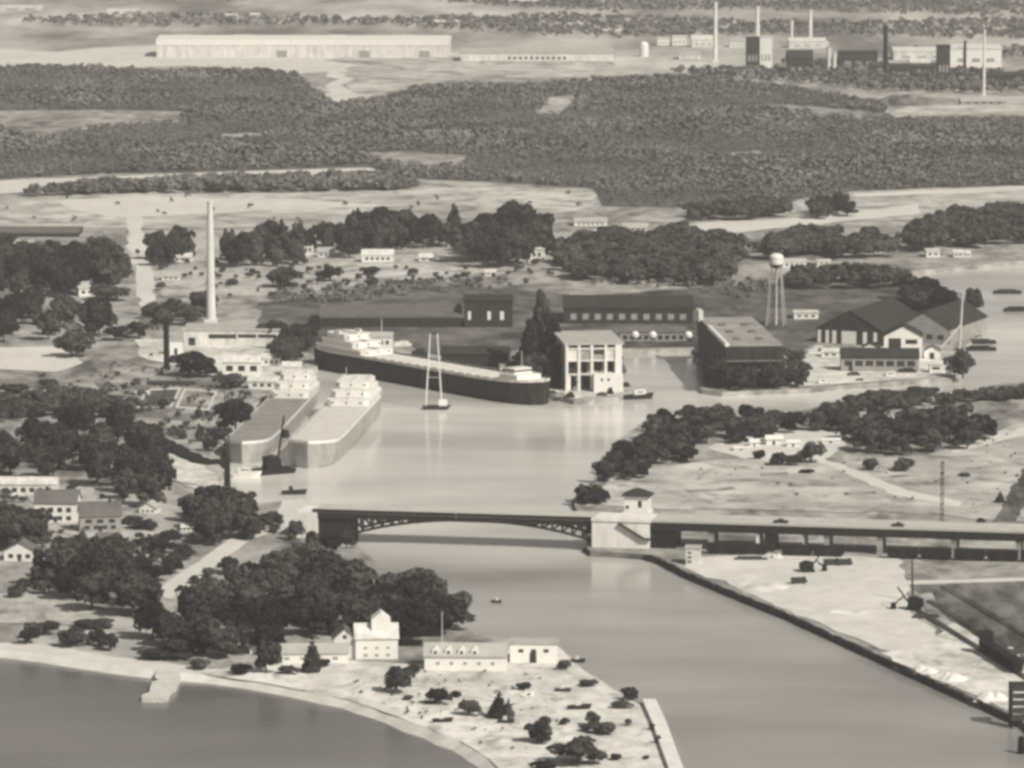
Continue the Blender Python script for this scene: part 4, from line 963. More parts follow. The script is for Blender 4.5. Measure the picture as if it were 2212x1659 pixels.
# shipyard buildings
def bldg(*a, **k): return house(*a, **k)
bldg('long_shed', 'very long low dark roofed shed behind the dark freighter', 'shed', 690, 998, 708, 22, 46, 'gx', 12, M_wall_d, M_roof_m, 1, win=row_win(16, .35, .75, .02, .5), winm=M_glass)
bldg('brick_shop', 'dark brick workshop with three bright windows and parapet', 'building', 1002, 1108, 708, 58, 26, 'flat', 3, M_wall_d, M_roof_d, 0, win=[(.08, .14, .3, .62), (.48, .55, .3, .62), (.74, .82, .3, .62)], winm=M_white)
for x, yt, yb, wp, lb in [(1170, 626, 806, 56, 'tallest black tree of the peaked clump left of the dock house'), (1148, 690, 816, 60, 'black tree at the left shoulder of the peaked clump'), (1190, 680, 818, 52, 'black tree at the right shoulder of the peaked clump'),
                        (1124, 748, 826, 58, 'lower black tree at the left foot of the peaked clump'), (1202, 735, 832, 44, 'lower black tree against the dock house wall'), (1160, 745, 834, 70, 'front black tree of the peaked clump by the dock house')]:
    lone(x, yt, yb, wp, 'tall' if yt < 720 else 'broad', lb)
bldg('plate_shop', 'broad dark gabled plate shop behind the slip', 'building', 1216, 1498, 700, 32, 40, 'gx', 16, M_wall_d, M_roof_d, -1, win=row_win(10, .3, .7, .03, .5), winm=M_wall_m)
bldg('slip_shed', 'low grey shed at the head of the water slip', 'shed', 1338, 1484, 738, 20, 14, 'gx', 8, M_wall_m, M_roof_m, 0, win=row_win(9, .25, .7, .03, .35))
for x, lb in ((1372, 'white round tank left of two at the slip head'), (1410, 'white round tank right of the dark opening at the slip head'), (1487, 'white round tank beside the big berth hull')):
    t = thing('round_tank', lb, 'tank', G(x, 742)); MB().dome((0, 0, 4.2), 2.0, 2.0, 2.0, 14, 8, True).build('tank', M_white, t, True)
    for a in range(4): MB().tube((1.3*math.cos(a*1.57+.8), 1.3*math.sin(a*1.57+.8), 0), (1.3*math.cos(a*1.57+.8), 1.3*math.sin(a*1.57+.8), 3.4), .15).build('leg', M_steel, t)
bldg('pale_workshop', 'pale flat roofed workshop with dark window strip below the tall chimney', 'building', 396, 604, 748, 34, 22, 'flat', 5, M_white2, M_roof_l, -2, win=[(.26, .55, .5, .78), (.57, .76, .55, .78), (.78, .97, .55, .78)], door=[(.05, .12, .55)])
bldg('white_office', 'small white office with three square windows left of the freighters', 'house', 480, 562, 812, 30, 9, 'gx', 12, M_white, M_white2, -4, win=[(.1, .28, .35, .75), (.42, .6, .35, .75), (.74, .92, .35, .75)])
bldg('yard_hut', 'white boxy hut between the dark boiler stack and the workshop', 'hut', 367, 394, 768, 32, 6, 'flat', 2, M_white, M_roof_l, 0, door=[(.35, .6, .5)])
bldg('dockside_store', 'low pale store at the stern of the left freighters', 'shed', 536, 612, 842, 18, 10, 'gx', 8, M_white, M_white2, -8, win=row_win(4, .4, .75))
bldg('mooring_shed', 'white shed on the quay behind the dark freighter', 'shed', 788, 848, 752, 24, 10, 'gx', 8, M_white, M_roof_l, 0, win=row_win(4, .35, .7))
bldg('quay_store', 'low dark store on the quay right of the twin masts', 'shed', 952, 1098, 792, 26, 16, 'gx', 12, M_wall_d, M_roof_d, -3, win=row_win(8, .35, .7, .04))
bldg('quay_cabin', 'small white cabin beside the bow of the dark freighter', 'hut', 1080, 1106, 812, 22, 6, 'flat', 2, M_white, M_roof_l, 0, win=row_win(2, .5, .75))
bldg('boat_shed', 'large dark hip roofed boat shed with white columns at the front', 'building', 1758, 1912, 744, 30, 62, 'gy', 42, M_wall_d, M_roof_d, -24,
     win=[(.02, .07, .02, .96), (.14, .19, .02, .96), (.24, .30, .02, .96), (.38, .60, .02, .96), (.70, .76, .1, .96), (.86, .91, .3, .96)], winm=M_white)
bldg('timber_shed', 'second dark gabled shed behind the white gabled house', 'building', 1936, 2056, 742, 34, 58, 'gy', 34, M_wall_m, M_roof_d, -24, win=row_win(4, .3, .6))
bldg('white_gable_house', 'white gabled boathouse with dark door and wide window', 'house', 1909, 1991, 780, 54, 16, 'gy', 22, M_white, M_roof_d, -6, win=[(.57, .88, .70, .88)], door=[])
o = [x for x in bpy.data.objects if x.name.startswith('white_gable_house')][0]; s = S(780)
MB().box(-31*s, -4*s, -.14, .08, 24*s, 50*s).build('door', M_wall_d, o)
bldg('long_office', 'long low grey office with a row of windows by the quay', 'building', 1816, 1985, 803, 30, 11, 'gx', 16, M_wall_m, M_roof_d, -2, win=row_win(7, .42, .80, .03, .25), door=[(.1, .15, .6)])
bldg('small_gable_shed', 'little white gabled shed right of the white boathouse', 'shed', 1996, 2030, 776, 18, 8, 'gy', 10, M_white, M_roof_m, -8, door=[(.35, .65, .8)])
bldg('small_gable_shed', 'little pale gabled shed left of the white boathouse', 'shed', 1862, 1900, 764, 14, 8, 'gy', 8, M_white, M_roof_d, -8, door=[(.35, .65, .8)])
bldg('small_gable_shed', 'low white lean-to shed before the dark boat shed', 'shed', 1775, 1812, 772, 12, 7, 'gx', 6, M_white, M_white2, -8, win=row_win(2, .35, .7))
bldg('quay_kiosk', 'white kiosk at the foot of the derrick boom', 'hut', 2008, 2036, 806, 18, 6, 'flat', 2, M_white, M_white2, 0, win=[(.2, .8, .45, .75)])
bldg('white_store', 'white flat roofed store behind the dark boat shed', 'shed', 1715, 1768, 690, 14, 10, 'flat', 2, M_white, M_white2, 0, win=row_win(3, .4, .7))
for i, (x, y, a, b, c, m_, lb) in enumerate([(1188, 852, 7, 3, 1.6, M_wood, 'dark plate stack at the left end of the dock apron'), (1212, 858, 5, 3, 2.2, M_wall_m, 'pale crate pile left of the dock house'), (1232, 860, 4, 3, 2.6, M_black, 'black drum pile before the dock house corner'),
                    (1300, 857, 5, 2, 2.0, M_wood, 'dark timber pile before the dock house door'), (1318, 852, 3, 3, 3.0, M_black, 'black boiler part beside the dock house'), (1352, 836, 4, 3, 2.0, M_wall_d, 'dark crate pile at the slip corner'),
                    (1740, 800, 7, 4, 3.0, M_wall_d, 'dark lumber pile left of the long office'), (1716, 775, 6, 4, 3.5, M_wood, 'dark crate pile near the berth hull staging'), (1785, 760, 8, 3, 2.2, M_wall_d, 'dark plate pile before the boat shed'),
                    (1845, 812, 6, 3, 1.8, M_wood, 'dark timber pile on the quay below the office'), (1960, 806, 9, 3, 2.4, M_wall_d, 'long dark lumber pile before the long office'), (870, 748, 9, 4, 2.4, M_white2, 'white plate stack on the quay behind the freighter'),
                    (905, 772, 8, 5, 4.0, M_wall_d, 'dark winch house on the quay behind the twin masts'), (1050, 770, 14, 4, 2.0, M_white2, 'long pale plate stack behind the dark quay store'), (1120, 770, 8, 4, 3.0, M_wall_m, 'grey crate pile beside the narrow dark tower')]):
    t = thing('material_pile', lb, 'pile', G(x, y), .1*math.sin(i*3.1))
    MB().box(-a/2, a/2, 0, b, 0, c*.45).build('lower_layer', m_, t); MB().box(-a*.42, a*.36, b*.1, b*.9, c*.46, c*.75).build('middle_layer', m_, t); MB().box(-a*.2, a*.3, b*.2, b*.75, c*.76, c).build('top_layer', m_, t)
# village
V = [('farm_house', 'white farm house beside the crowd of big trees', 'house', 1110, 1176, 562, 24, 12, 'gx', 14, M_white, M_white2, -5),
     ('village_house', 'pair fronted white village house below the long tree row', 'house', 781, 850, 567, 16, 10, 'gx', 10, M_white, M_white2, 0),
     ('village_house', 'white gabled village house peeping above the pair fronted one', 'house', 824, 848, 545, 12, 9, 'gy', 12, M_white, M_roof_l, 0),
     ('village_tank_house', 'small white upright house among trees right of the chimney', 'house', 655, 676, 552, 24, 8, 'gy', 8, M_white, M_white2, 0),
     ('village_house', 'small pale house right of the white upright one', 'house', 686, 722, 556, 12, 8, 'gx', 8, M_white2, M_roof_l, 0),
     ('long_barn', 'long white barn at the edge of the pale field', 'barn', 1240, 1312, 488, 9, 14, 'gx', 6, M_white, M_roof_l, 2),
     ('white_villa', 'white two storey villa with porch among trees behind the shipyard', 'house', 1282, 1320, 532, 22, 11, 'gx', 12, M_white, M_white2, 0),
     ('village_house', 'pale roofed house left of the bright path', 'house', 1345, 1400, 500, 8, 10, 'gx', 8, M_white2, M_roof_l, 0),
     ('tower_store', 'long white store beside the water tower tank', 'building', 1690, 1742, 578, 12, 12, 'flat', 3, M_white, M_white2, 0),
     ('tower_hut', 'small white hut right of the long white store', 'hut', 1766, 1794, 574, 9, 9, 'flat', 2, M_white, M_white2, 0),
     ('far_bank_hut', 'larger white hut on the far bank of the upper river', 'hut', 2001, 2030, 556, 14, 10, 'flat', 2, M_white, M_white2, 0),
     ('far_bank_hut', 'middle small white hut on the far river bank', 'hut', 2060, 2080, 556, 10, 8, 'gx', 4, M_white, M_white2, 0),
     ('far_bank_hut', 'right small white hut on the far river bank', 'hut', 2080, 2096, 556, 9, 8, 'gx', 4, M_white, M_white2, 0),
     ('left_edge_shed', 'long white shed between trees at the left edge of the village', 'shed', 0, 70, 542, 14, 16, 'gx', 6, M_white, M_roof_l, 0),
     ('left_edge_cottage', 'white cottage at the left edge above the pale yard', 'house', -12, 18, 676, 30, 9, 'gx', 14, M_white, M_roof_m, 0),
     ('dark_long_barn', 'long low dark barn above the village trees at left', 'barn', -30, 170, 512, 8, 30, 'gx', 6, M_wall_d, M_roof_m, 0),
     ('grove_cottage', 'small white cottage inside the big stand of trees', 'house', 170, 205, 640, 18, 9, 'gx', 12, M_white, M_roof_l, 20),
     ('yard_cottage', 'little pale cottage among the belt above the pale yard', 'house', 150, 178, 722, 16, 8, 'gy', 10, M_white2, M_roof_l, 0),
     ('yard_shed', 'little white shed with long roof beside the flat topped tree', 'shed', 292, 322, 856, 16, 7, 'gx', 6, M_white, M_roof_m, 0),
     ('field_hut', 'pale domed hut in the field behind the bridge', 'hut', 1882, 1904, 1016, 10, 5, 'gy', 10, M_white2, M_roof_l, 0),
     ('grove_tent', 'pale tent like hut among the dark block of trees', 'hut', 1902, 1940, 935, 20, 7, 'gy', 20, M_white2, M_roof_l, 10),
     ('roadside_house', 'white house by the straight road left of the chimney', 'house', 374, 414, 566, 10, 10, 'gx', 8, M_white, M_white2, 0),
     ('roadside_house', 'pale house below the clump left of the chimney', 'house', 350, 388, 606, 9, 9, 'gx', 7, M_white, M_roof_l, 0),
     ('roadside_house', 'small grey roofed house right of the straight road', 'house', 336, 362, 545, 9, 8, 'gy', 8, M_white2, M_roof_m, 0),
     ('grove_cottage', 'white roofed cottage below the big stand of trees', 'house', 188, 218, 632, 12, 9, 'gx', 14, M_white, M_white, -20),
     ('grove_cottage', 'pale cottage between the stand and the belt of trees', 'house', 36, 60, 652, 12, 8, 'gy', 10, M_white, M_roof_l, 10),
     ('grove_cottage', 'small white cottage deep in the belt above the yard', 'house', 98, 122, 700, 12, 8, 'gx', 8, M_white, M_white2, 0),
     ('yard_shed', 'grey roofed shed above the black boiler stack', 'shed', 298, 350, 716, 14, 10, 'gx', 12, M_wall_m, M_roof_m, -10),
     ('yard_shed', 'low white shed at the right end of the pale yard', 'shed', 150, 196, 748, 8, 8, 'gx', 6, M_white, M_white2, 6),
     ('yard_shed', 'long low shed roof on the bare yard beside the plots', 'shed', 318, 420, 836, 6, 5, 'gx', 4, M_wall_m, M_wall_d, -3),
     ('dock_store', 'white rounded end store beside the white office', 'shed', 566, 606, 790, 16, 9, 'gx', 8, M_white, M_white2, 0),
     ('dock_store', 'pale store behind the stern of the left freighter', 'shed', 610, 650, 812, 20, 9, 'gx', 8, M_white, M_white2, 0),
     ('garden_house', 'white house with low porch beside the long clipped hedge', 'house', 212, 262, 1186, 18, 8, 'gx', 14, M_white, M_roof_m, 12),
     ('garden_house', 'small white cottage behind the clipped hedges', 'house', 300, 338, 1110, 12, 7, 'gy', 12, M_white, M_roof_l, -10),
     ('garden_shed', 'small white garden shed by the upper street', 'shed', 392, 414, 1148, 9, 5, 'gx', 5, M_white, M_white2, 0),
     ('garden_shed', 'little pale shed in the gap of the left grove', 'shed', 100, 124, 985, 16, 5, 'gx', 8, M_white, M_white2, 30),
     ('garden_shed', 'white garage beside the small twin gabled house', 'shed', 84, 112, 1225, 10, 6, 'gx', 6, M_white, M_white2, 0),
     ('lakeside_cabin', 'white cabin at the top of the lakeside lawn', 'cabin', 118, 150, 1284, 12, 6, 'gx', 9, M_white, M_roof_m, -8),
     ('farm_shed', 'pale shed left of the white farm house', 'shed', 905, 940, 565, 9, 9, 'gx', 7, M_white2, M_white2, 0),
     ('farm_shed', 'small white shed below the crowd of big trees', 'shed', 1048, 1070, 596, 8, 7, 'gx', 5, M_white, M_white2, 0),
     ('village_house', 'white house behind the long row of trees', 'house', 735, 762, 540, 10, 9, 'gy', 9, M_white, M_roof_l, 0),
     ('village_house', 'pale house at the left of the long tree row', 'house', 700, 726, 515, 12, 9, 'gx', 8, M_white2, M_roof_l, 0),
     ('village_house', 'white house at the edge of the wood behind the shipyard', 'house', 1404, 1424, 512, 10, 8, 'gy', 8, M_white, M_roof_l, 0),
     ('stone_lodge', 'small pale stone lodge with dark openings beside the viaduct', 'building', 1481, 1512, 1220, 36, 6, 'flat', 2, M_white2, M_roof_l, -6)]
for n_, lb, ct, a, b, yb, wp, dp, rf, rp, wm_, rm_, rt in V:
    k = max(2, min(6, int((b-a)/12)))
    house(n_, lb, ct, a, b, yb, wp, dp, rf, rp, wm_, rm_, rt, win=row_win(k, .35, .7) if n_ != 'stone_lodge' else [(.15, .4, .12, .25), (.15, .4, .4, .52), (.15, .4, .68, .8)])

def stack(x, yt, yb, w0, w1, material, label, name='chimney', band=True):
    s = S(yb); hgt = (yb-yt)*s; t = thing(name, label, 'chimney', G(x, yb))
    MB().tube((0, 0, 0), (0, 0, hgt), w0*s/2, w1*s/2, 20).build('shaft', material, t, False)
    MB().tube((0, 0, hgt-.8), (0, 0, hgt+.3), w1*s/2+.25, w1*s/2+.25, 20).build('rim', material, t)
    MB().box(-w0*s*.62, w0*s*.62, -w0*s*.62, w0*s*.62, 0, w0*s*.6).build('plinth', material, t)
    return t
stack(456, 432, 702, 22, 12, M_stack, 'very tall white tapering chimney behind the pale workshop')
stack(360, 692, 800, 13, 12, M_black, 'short black boiler stack left of the white boxy hut')
# water tower
t = thing('water_tower', 'water tower with white round tank on tall steel legs', 'water tower', G(1676, 702)); s = S(702)
MB().tube((0, 0, 134*s), (0, 0, 148*s), 3.6, 3.6, 18).build('tank', M_white, t)
MB().dome((0, 0, 148*s), 3.7, 3.7, 2.2, 18, 6).build('tank_roof', M_white, t)
MB().dome((0, 0, 134*s), 3.6, 3.6, -2.4, 18, 6).build('tank_bottom', M_wall_d, t)
MB().tube((0, 0, 0), (0, 0, 126*s), .55, .55, 10).build('riser', M_white2, t)
for k in range(4):
    a = k*math.pi/2+.6; p0 = (6.2*math.cos(a), 6.2*math.sin(a), 0); p1 = (3.2*math.cos(a), 3.2*math.sin(a), 134*s)
    MB().tube(p0, p1, .32, .28).build('leg', M_galv, t)
    b = a+math.pi/2
    for z in (.33, .66):
        r_ = 6.2+(3.2-6.2)*z; MB().tube((r_*math.cos(a), r_*math.sin(a), 134*s*z), (r_*math.cos(b), r_*math.sin(b), 134*s*z), .13, n=5).build('strut', M_steel, t)
# derrick
t = thing('derrick', 'pale derrick with tall mast and slanting boom at the shipyard quay', 'derrick', G(2072, 757)); s = S(757)
MB().tube((0, 0, 0), (1.4, 0, 130*s), .85, .5, 10).build('mast', M_galv, t)
MB().tube((-14.0, -24, 1.0), (.4, -.5, 56*s), .45, .35, 8).build('boom', M_galv, t)
MB().tube((-13.8, -23.6, 1.4), (1.4, 0, 129*s), .07, n=5).build('cable', M_steel, t)
MB().tube((1.4, 0, 129*s), (14, 12, 0), .07, n=5).build('guy_wire', M_steel, t)
MB().box(-2, 2, -2, 2, 0, 1.0).build('base', M_wood, t)

# masts, cranes
def lattice(t, x, y, wd, h_, material, n=9):
    for sx in (-1, 1):
        for sy in (-1, 1): MB().bar((x+sx*wd/2, y+sy*wd/2, 0), (x+sx*wd*.4, y+sy*wd*.4, h_), wd*.17).build('leg', material, t)
    for k in range(n):
        z0_, z1_ = h_*k/n, h_*(k+1)/n; sg = 1 if k % 2 else -1
        for yy in (-wd*.44, wd*.44): MB().bar((x-sg*wd*.46, y+yy, z0_), (x+sg*wd*.44, y+yy, z1_), wd*.13).build('brace', material, t)
t = thing('lattice_mast', 'tall dark mast on a solid shaft beside the left freighter bow', 'mast', G(491, 1062)); MB().taper(-1.3, 1.3, -1.3, 1.3, 0, 66*S(1062), .85).build('lower_shaft', M_black, t); lattice(t, 0, 0, 1.7, 218*S(1062), M_black, 14)
MB().box(-2, 2, -2, 2, 0, .8).build('base', M_black, t)
t = thing('lattice_mast', 'tall thin dark lighting mast with pale crosshead behind the viaduct', 'mast', G(2034, 1150)); lattice(t, 0, 0, 1.1, 158*S(1150), M_steel, 14)
MB().box(-2.4, 2.4, -.4, .4, 158*S(1150), 158*S(1150)+.5).build('crosshead', M_galv, t)
t = thing('dock_crane', 'black crane on a pontoon between the two freighter bows', 'crane', G(588, 1012), .5); s = S(1012)
MB().prism([(-8, -2.2), (8, -2.2), (9, -.9), (9, -.02), (-9, -.02), (-9, -.9)], -4, 4).build('pontoon', M_black, t)
MB().box(-3.5, 3.5, -2.6, -1.0, 0, 1.4).build('track', M_black, t); MB().box(-3.5, 3.5, 1.0, 2.6, 0, 1.4).build('track', M_black, t)
c_ = MB().prism([(-3.4, 1.5), (3.0, 1.5), (3.0, 4.0), (1.5, 5.4), (-3.4, 5.0)], -2.4, 2.4).build('cab', M_black, t)
MB().box(3.02, 3.08, -1.6, 1.6, 2.8, 3.8).build('window', M_glass, c_)
bm_ = MB()
for sy in (-.7, .7): bm_.bar((2.6, sy, 3.0), (5.5, sy*.4, 21.5), .35)
for k in range(8): bm_.bar((2.6+2.9*k/8, .7 if k % 2 else -.7, 3+18.5*k/8), (2.6+2.9*(k+1)/8, -.6 if k % 2 else .6, 3+18.5*(k+1)/8), .22)
bm_.build('boom', M_black, t)
MB().tube((5.5, 0, 21.4), (6.2, 0, 15.5), .1, n=5).build('cable', M_black, t); MB().taper(4.8, 7.6, -1.4, 1.4, 12.4, 15.6, .7).build('grab', M_black, t)

# floating derrick with two white legs
t = thing('floating_derrick', 'small work boat carrying two tall white mast legs before the dark freighter', 'work boat', G(942, 884, 0)); s = .2065
MB().prism([(-6, .1), (5, .1), (6.6, 1.7), (-6, 1.7)], -2.4, 2.4).build('hull', M_hull, t)
MB().box(1.2, 5.0, -1.7, 1.7, 1.72, 4.4).build('cabin', M_white, t)
MB().tube((-4.6, -1, 1.5), (-2.6, 1, 168*s), .34, .24).build('mast_leg', M_white, t); MB().tube((2.6, -1, 1.5), (.6, 1, 168*s), .34, .24).build('mast_leg', M_white, t)
MB().tube((-2.8, 1, 167*s), (.8, 1, 167*s), .3).build('cross_head', M_steel, t); MB().tube((-3.7, .1, 70*s), (1.7, .1, 70*s), .14).build('cross_bar', M_galv, t)

def boat(name, label, x, y, L, B, hm, cm_, rz, cab=(.1, .6), z=0.0, mast=True, group=None):
    t = thing(name, label, 'boat', G(x, y, z), math.radians(rz), group); n = 10; vs = []; fs = []
    H = L*.13+.3
    for i in range(n+1):
        u = i/n; hb = B/2*(math.sin(min(1, (1-u)*2.2)*math.pi/2)**.8)*(.8+.2*min(1, u*5)); zz = H*(1+.45*u*u)
        vs += [(L*(u-.5), -hb*.6, -.2), (L*(u-.5), hb*.6, -.2), (L*(u-.5)+(.08*L*u*u), -hb, zz), (L*(u-.5)+(.08*L*u*u), hb, zz)]
    for i in range(n):
        a = 4*i; b = a+4; fs += [(a, b, b+2, a+2), (a+1, a+3, b+3, b+1), (a, a+1, b+1, b), (a+2, b+2, b+3, a+3)]
    fs += [(0, 2, 3, 1), (4*n, 4*n+1, 4*n+3, 4*n+2)]
    MB().add(vs, fs).build('hull', hm, t)
    c0, c1 = L*(cab[0]-.5), L*(cab[1]-.5)
    q = MB().prism([(c0, H+.02), (c1, H+.1), (c1-.06*L, H+.15*L+.5), (c0, H+.13*L+.5)], -B*.3, B*.3).build('cabin', cm_, t)
    MB().box(c0+.1*L, c1-.12*L, -B*.305, B*.305, H+.08*L+.15, H+.11*L+.3).build('window', M_glass, q)
    if mast: MB().tube((c1, 0, H), (c1-.1, 0, H+L*.55), .05*math.sqrt(L/4), .03).build('mast', M_galv, t)
    return t
boat('tug_boat', 'small tug with dark hull and white cabin off the dock house', 1378, 862, 13, 4.4, M_hull, M_white, 12, (.35, .8))
boat('motor_boat', 'tiny dark motor boat alone in the river below the bridge', 1072, 1302, 3.6, 1.5, M_hull, M_white2, -25, (.3, .65), mast=False)
boat('white_yacht', 'long white yacht at the quay below the long grey office', 1932, 822, 13, 3.2, M_white, M_white2, 10, (.15, .55))
boat('white_yacht', 'white yacht moored left of the others on the shipyard quay', 1788, 837, 13, 3.2, M_white, M_white2, 8, (.15, .5))
boat('dark_launch', 'dark launch moored at the near end of the shipyard quay', 1722, 845, 9, 3, M_hull, M_wall_m, 4, (.2, .6))
boat('dark_launch', 'dark launch between the two white yachts', 1862, 832, 9, 3, M_hull, M_roof_m, 6, (.2, .6))
boat('dark_launch', 'dark launch off the corner of the big berth hull', 1586, 850, 8, 2.8, M_hull, M_white, 0, (.3, .7))
boat('stern_launch', 'white launch tied below the lattice mast', 532, 1030, 11, 4, M_white, M_white2, 0, (.2, .7), mast=False)
boat('dark_skiff', 'dark skiff lying off the bank above the bridge', 634, 1068, 9.5, 2.6, M_hull, M_hull, 2, (.3, .5), mast=False)
for i, (x, y, L, lb) in enumerate([(2118, 742, 15, 'upper dark flat barge moored beyond the derrick'), (2118, 757, 15, 'lower dark flat barge moored beyond the derrick'),
                            (2176, 634, 15, 'long dark barge in the upper river near the far bank'), (2196, 672, 13, 'dark barge with low load at the right edge of the upper river')]):
    t = thing('barge', lb, 'barge', G(x, y, 0), math.radians(3)); MB().prism([(-L*.5, .3), (-L*.45, -.4), (L*.45, -.4), (L*.5, .3), (L*.5, 1.5), (-L*.5, 1.5)], -3, 3).build('hull', M_hull, t)
    MB().box(-L*.35, L*.3, -2, 2, 1.52, 2.3).build('load', M_black if i % 2 else M_wood, t)

# beached boats on the spit
for i, (x, y, L, rz, hm, lb) in enumerate([(1250, 1532, 7, 4, M_hull, 'long dark boat drawn up on the spit below the river edge'), (1248, 1402+28, 4.5, -5, M_hull, 'dark boat at the water beside the white box shed'),
        (955, 1560, 6, 2, M_hull, 'dark boat lying on the lake beach of the spit'), (1215, 1494, 5, -12, M_wood, 'dark skiff pulled up above the long dark boat'), (930, 1500+20, 4, 0, M_wood, 'dark skiff below the round spit shrub'),
        (1092, 1562, 5, -6, M_hull, 'dark boat upturned below the pointed conifers'), (1138, 1484+18, 4, 3, M_white, 'white skiff on the sand behind the conifers'), (880, 1395, 9, 0, M_black, 'long black boat under the clump beside the lakeside house')]):
    boat('beached_boat', lb, x, y, L, L*.3, hm, M_white2 if hm != M_black else M_black, rz, (.35, .6), LAND, False)

for i, (a, b, yb, hp, lb) in enumerate([(1620, 1640, 966, 16, 'tall white canvas hut at the left of the sandy clearing'), (1655, 1690, 962, 20, 'white double canvas hut in the sandy clearing'), (1700, 1728, 966, 14, 'low white canvas hut before the sandy clearing trees'),
                                (1585, 1618, 974, 8, 'flat white stack of boards beside the canvas huts'), (1775, 1815, 958, 10, 'low white hut at the right of the sandy clearing')]):
    house('canvas_hut', lb, 'hut', a, b, yb, hp*.7, 4, 'gx', hp*.3, M_white, M_white, 0, door=[(.4, .55, .7)])
for x, yt, yb, wp, kd, lb in [(285, 1112, 1132, 44, 'shrub', 'upper oval hedge bush in the gardens above the street'), (315, 1122, 1142, 70, 'shrub', 'long clipped hedge bush in the gardens above the street'), (365, 1144, 1166, 58, 'shrub', 'dark oval bush beside the upper end of the street'),
      (268, 1118, 1134, 16, 'shrub', 'small ball bush left of the long clipped hedge'), (240, 1090, 1120, 26, 'broad', 'small tree right of the grey gabled house'), (430, 880, 905, 18, 'shrub', 'dark bush on the bare yard above the bulkhead'),
      (395, 925, 950, 20, 'shrub', 'round bush at the foot of the bare yard'), (432, 915, 955, 18, 'tall', 'slim dark tree on the bank beside the mast'), (452, 940, 975, 30, 'shrub', 'dark bush between slim tree and mast'),
      (355, 858, 880, 22, 'shrub', 'bush beside the kerbed plots'), (470, 925, 960, 40, 'broad', 'dark tree just left of the tall mast'), (590, 1130, 1152, 26, 'shrub', 'dark bush where the street reaches the bridge'),
      (420, 1240, 1262, 24, 'shrub', 'bush on the river side of the street'), (450, 1222, 1246, 26, 'shrub', 'second bush on the river side of the street'), (490, 1195, 1240, 40, 'broad', 'young tree on the river side of the street'),
      (520, 1235, 1290, 60, 'broad', 'tree at the left end of the wide grove'), (700, 1420, 1440, 26, 'shrub', 'low bush right of the slender conifer'), (430, 1420, 1446, 40, 'shrub', 'dark bush on the beach below the cottage'), (520, 1430, 1456, 46, 'shrub', 'dark bush on the beach right of the cottage'),
      (620, 1436, 1456, 40, 'shrub', 'dark bush before the beach building'), (350, 1400, 1424, 90, 'shrub', 'wide dark bushes above the jetty root'), (30, 825, 850, 60, 'shrub', 'grey bush on the left edge below the pale yard'), (110, 815, 840, 40, 'shrub', 'grey bush below the pale yard'),
      (250, 700, 735, 50, 'broad', 'tree right of the belt above the pale yard'), (230, 612, 650, 90, 'broad', 'wide flat tree beside the straight road'), (300, 690, 730, 46, 'broad', 'dark tree at the end of the straight road'), (205, 1085, 1112, 20, 'shrub', 'bush in front of the grey gabled house')]:
    lone(x, yt, yb, wp, kd, lb)
# ------------------------------------------------------------------ sand lot, railway
def heap(name, label, x, y, wpx, hpx, material, seed):
    s = S(y); rnd = random.Random(seed); nr, na = 9, 36; vs = []; fs = []
    pk = [(rnd.uniform(-.45, .45), rnd.uniform(-.4, .4), rnd.uniform(.55, 1.0)) for _ in range(5)]
    ph_ = [rnd.random()*6.28 for _ in range(3)]
    for j in range(nr+1):
        for i in range(na):
            t_ = 2*math.pi*i/na; rr = j/nr*(1+.16*math.sin(2*t_+ph_[0])+.10*math.sin(5*t_+ph_[1])); x_, y_ = rr*math.cos(t_), rr*math.sin(t_)
            z_ = max(h_*max(0, 1-1.5*math.hypot(x_-a, y_-b)) for a, b, h_ in pk)*(1 if j < nr else 0)+rnd.uniform(0, .05)-(.08 if j == nr else 0)
            vs.append((x_*wpx*s/2, y_*wpx*s*.5, z_*hpx*s))
    for j in range(nr):
        for i in range(na): fs.append((j*na+i, j*na+(i+1) % na, (j+1)*na+(i+1) % na, (j+1)*na+i))
    o = MB().add(vs, fs).build(name, material, None, True)
    o.location = G(x, y); return tag(o, label, 'heap')
heap('gravel_heap', 'left white gravel heap on the quay near the dark tower', 2000, 1450, 70, 16, M_gravel, 1)
heap('gravel_heap', 'broad white gravel heap in the middle of the quay row', 2060, 1470, 66, 20, M_gravel, 2)
heap('gravel_heap', 'white gravel heap right against the dark quay tower', 2146, 1512, 74, 24, M_gravel, 3)
heap('sand_heap', 'low pale sand heap in the middle of the sand lot', 1650, 1272, 120, 14, M_sand, 4)
heap('sand_heap', 'small pointed pale heap beside the dark viaduct pier', 1678, 1206, 30, 12, M_rock, 5)
heap('ore_heap', 'long low dark heap right of the steel mill stacks', 1940, 222, 150, 22, M_cinder, 6)
def shovel(x, y, sc, label, rz):
    t = thing('power_shovel', label, 'excavator', G(x, y), rz); t.scale = (sc, sc, sc)
    for yy in (-1.3, 1.3): MB().box(-2, 2, yy-.4, yy+.4, 0, 1.0).build('track', M_black, t)
    MB().prism([(-2.6, 1.1), (1.6, 1.1), (1.6, 3.4), (-.4, 3.8), (-2.6, 3.0)], -1.5, 1.5).build('cab', M_black, t)
    MB().tube((1.2, 0, 1.8), (4.6, 0, 6.4), .3, .2).build('boom', M_black, t); MB().tube((2.8, 0, 3.8), (5.4, 0, 1.6), .2).build('dipper_arm', M_black, t)
    MB().taper(4.8, 6.4, -.8, .8, .4, 1.9, .8).build('bucket', M_black, t)
shovel(1974, 1318, 1.25, 'black power shovel at the right edge of the sand lot', math.pi*.95)
shovel(1745, 1236, 1.1, 'dark power shovel near the middle of the sand lot', 0.2)
